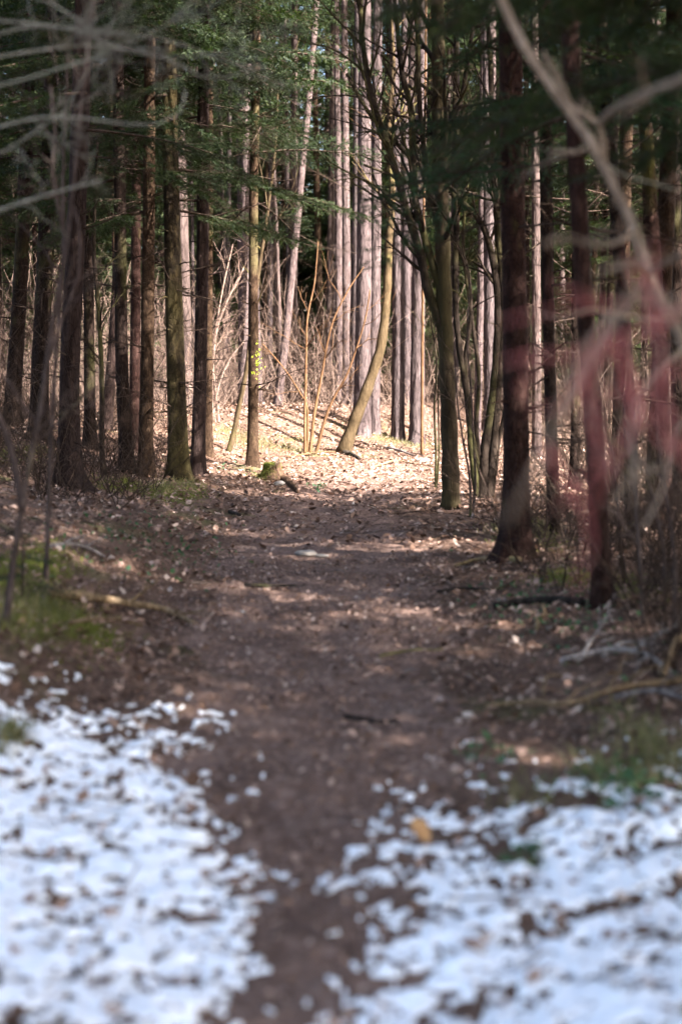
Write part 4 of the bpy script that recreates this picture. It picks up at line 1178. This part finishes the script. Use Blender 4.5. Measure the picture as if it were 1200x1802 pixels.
# spruces on both sides deeper than the first rows
k = 0; tries = 0
while k < 40 and tries < 3000:
    tries += 1
    side = -1 if k % 2 else 1
    y = rng.uniform(12 if side > 0 else 22, 36); x = side * rng.uniform(.10 * y + (.5 if side > 0 else .6), .28 * y + 1)
    if side > 0 and x < 2.6: continue
    if not free(x, y, 1.0) or shades(x, y, 4.5, 22, y > 19): continue
    spots.append((x, y)); k += 1
    t = far_tree('shaded_spruce', 'thin shaded spruce deep among the trunks %s the path' % ('left of' if side < 0 else 'right of'), x, y, rng.uniform(.07, .12), 'spruce' if k % 3 else 'slim', CROWN_SPRUCE[k % 2], rng.uniform(13, 18),
             'thin shaded spruces %s the path' % ('left of' if side < 0 else 'right of'), dead=10, seed=400 + k, kind='spruce')
    place_label(t, 'thin spruce')
write_labels()

# bare twiggy undergrowth behind the first trunks
def undergrowth():
    rng = np.random.default_rng(88); mb = MB(); n = 0
    while n < 1250:
        y = rng.uniform(22.5, 40) ; x = rng.uniform(-.28 * y - .5, .28 * y + .5)
        if y < 27.5 and -2.2 < x < 6 : continue
        n += 1
        h = rng.uniform(.4, 2.0) if rng.random() < .7 else rng.uniform(2, 4.2)
        base = np.array([x, y, tz(x, y) - .03])
        for s in range(rng.integers(1, 4)):
            d = np.array([rng.normal(0, .45), rng.normal(0, .45), 1.0])
            st = wander(rng, base, d, h * rng.uniform(.6, 1.1), 6, .13)
            twig_tree(mb, rng, st, .007, .002, 1, 5, .75, .5, 3, .14)
    tag(link('undergrowth', mb.mesh('undergrowth', M['brush'])), 'bare brown twiggy undergrowth behind the trunks', 'undergrowth', kind='stuff')
undergrowth()

def brushwood():
    rng = np.random.default_rng(89); mb = MB(); n = 0
    while n < 760:
        right = rng.random() < .6
        if n < 110:
            right = True; y = rng.uniform(6.6, 11); x = rng.uniform(.19 * y + .15, .26 * y + .4)
        elif right:
            y = rng.uniform(9.2, 21); x = rng.uniform(float(path_x(y)) + 1.35 + .05 * (y - 9), .26 * y + .6)
            if y > 13.5 and x < 2.7: continue
        else:
            y = rng.uniform(12.5, 24); x = -rng.uniform(1.9 + .035 * (y - 12), .26 * y + .6)
        n += 1
        base = np.array([x, y, tz(x, y) - .03])
        h = rng.uniform(.3, 1.3) if rng.random() < .75 else rng.uniform(1.3, 3)
        if n < 110: h = rng.uniform(.25, .9) if rng.random() < .7 else rng.uniform(.9, 1.8)
        for s in range(rng.integers(1, 4)):
            d = np.array([rng.normal(0, .55), rng.normal(0, .55), .9])
            st = wander(rng, base, d, h * rng.uniform(.6, 1.1), 6, .16)
            twig_tree(mb, rng, st, .006, .002, 1, 5, .8, .5, 3, .16)
    tag(link('brushwood', mb.mesh('brushwood', M['deadtwig'])), 'dark dead brushwood tangled between the near trunks', 'brushwood', kind='stuff')
brushwood()

# the wood goes on outside the picture: unseen trees added to shade the near path
def surrounding():
    rng = np.random.default_rng(99); mbw = MB(); nv = []
    w0, V0 = None, None
    c0 = CROWN_SPRUCE[0]; me = bpy.data.meshes
    nvt = len(c0.vertices); co = np.zeros(nvt * 3); c0.vertices.foreach_get('co', co); co = co.reshape(-1, 3)
    mi = np.zeros(len(c0.polygons), np.int32); c0.polygons.foreach_get('material_index', mi)
    ls = np.zeros(len(c0.polygons), np.int32); c0.polygons.foreach_get('loop_start', ls)
    vi = np.zeros(len(c0.loops), np.int32); c0.loops.foreach_get('vertex_index', vi)
    s = ls[mi == 1]
    tri = np.stack([vi[s], vi[s + 1], vi[s + 2]], -1)
    N = co[tri][::6]; N = ((N - N.mean(1, keepdims=True)) * 3.5 + N.mean(1, keepdims=True)).reshape(-1, 3)
    for x, y in SHADE:
        h = rng.uniform(.9, 1.15); a = rng.uniform(0, 6.28); ca, sa = math.cos(a), math.sin(a)
        z0 = tz(x, y)
        nv.append(np.stack([N[:, 0] * ca - N[:, 1] * sa, N[:, 0] * sa + N[:, 1] * ca, N[:, 2] * h], -1) * [1.15, 1.15, 1] + [x, y, z0])
        tube(mbw, np.array([[x, y, z0 - .1], [x, y, z0 + 3], [x, y, z0 + 9], [x, y, z0 + 17 * h]]), [.17, .14, .10, .02], 8)
    o = link('surrounding_wood', merge_bough('surrounding_wood', mbw, np.concatenate(nv), M['needle'], M['spruce']))
    tag(o, 'unseen spruce wood outside the picture, added to shade the path', 'wood', kind='stuff')
SHADE = [(4.4, 3.4), (5.6, 6.2), (7.4, 2.0), (8.2, 4.6), (6.6, -.4), (9.4, -1.6), (11, 2.4), (10.2, 6.6), (7.2, 8.8), (12.6, -3.2), (8.8, 9.8), (13.6, .4), (5.2, 9.6),
         (4.6, .4), (3.8, -3.0), (6.4, -3.8), (9.2, -5.4), (12, -7), (7.2, -7.4), (4.9, -6.4), (10, -9.4), (-5.4, 8.0), (-7, 12), (-6.6, 4.2), (5.4, -1.8), (7.8, -2.4), (11, -4.4), (8.2, -6.2), (5.6, -4.9), (13, -5.6), (2.9, -.8), (14.5, -7.5), (11.8, -1), (15, -2.6), (-3.6, 6.4), (-3.9, 9.6), (3.3, 7.4), (-4.6, 2.0), (-8.5, 7.5)]
surrounding()
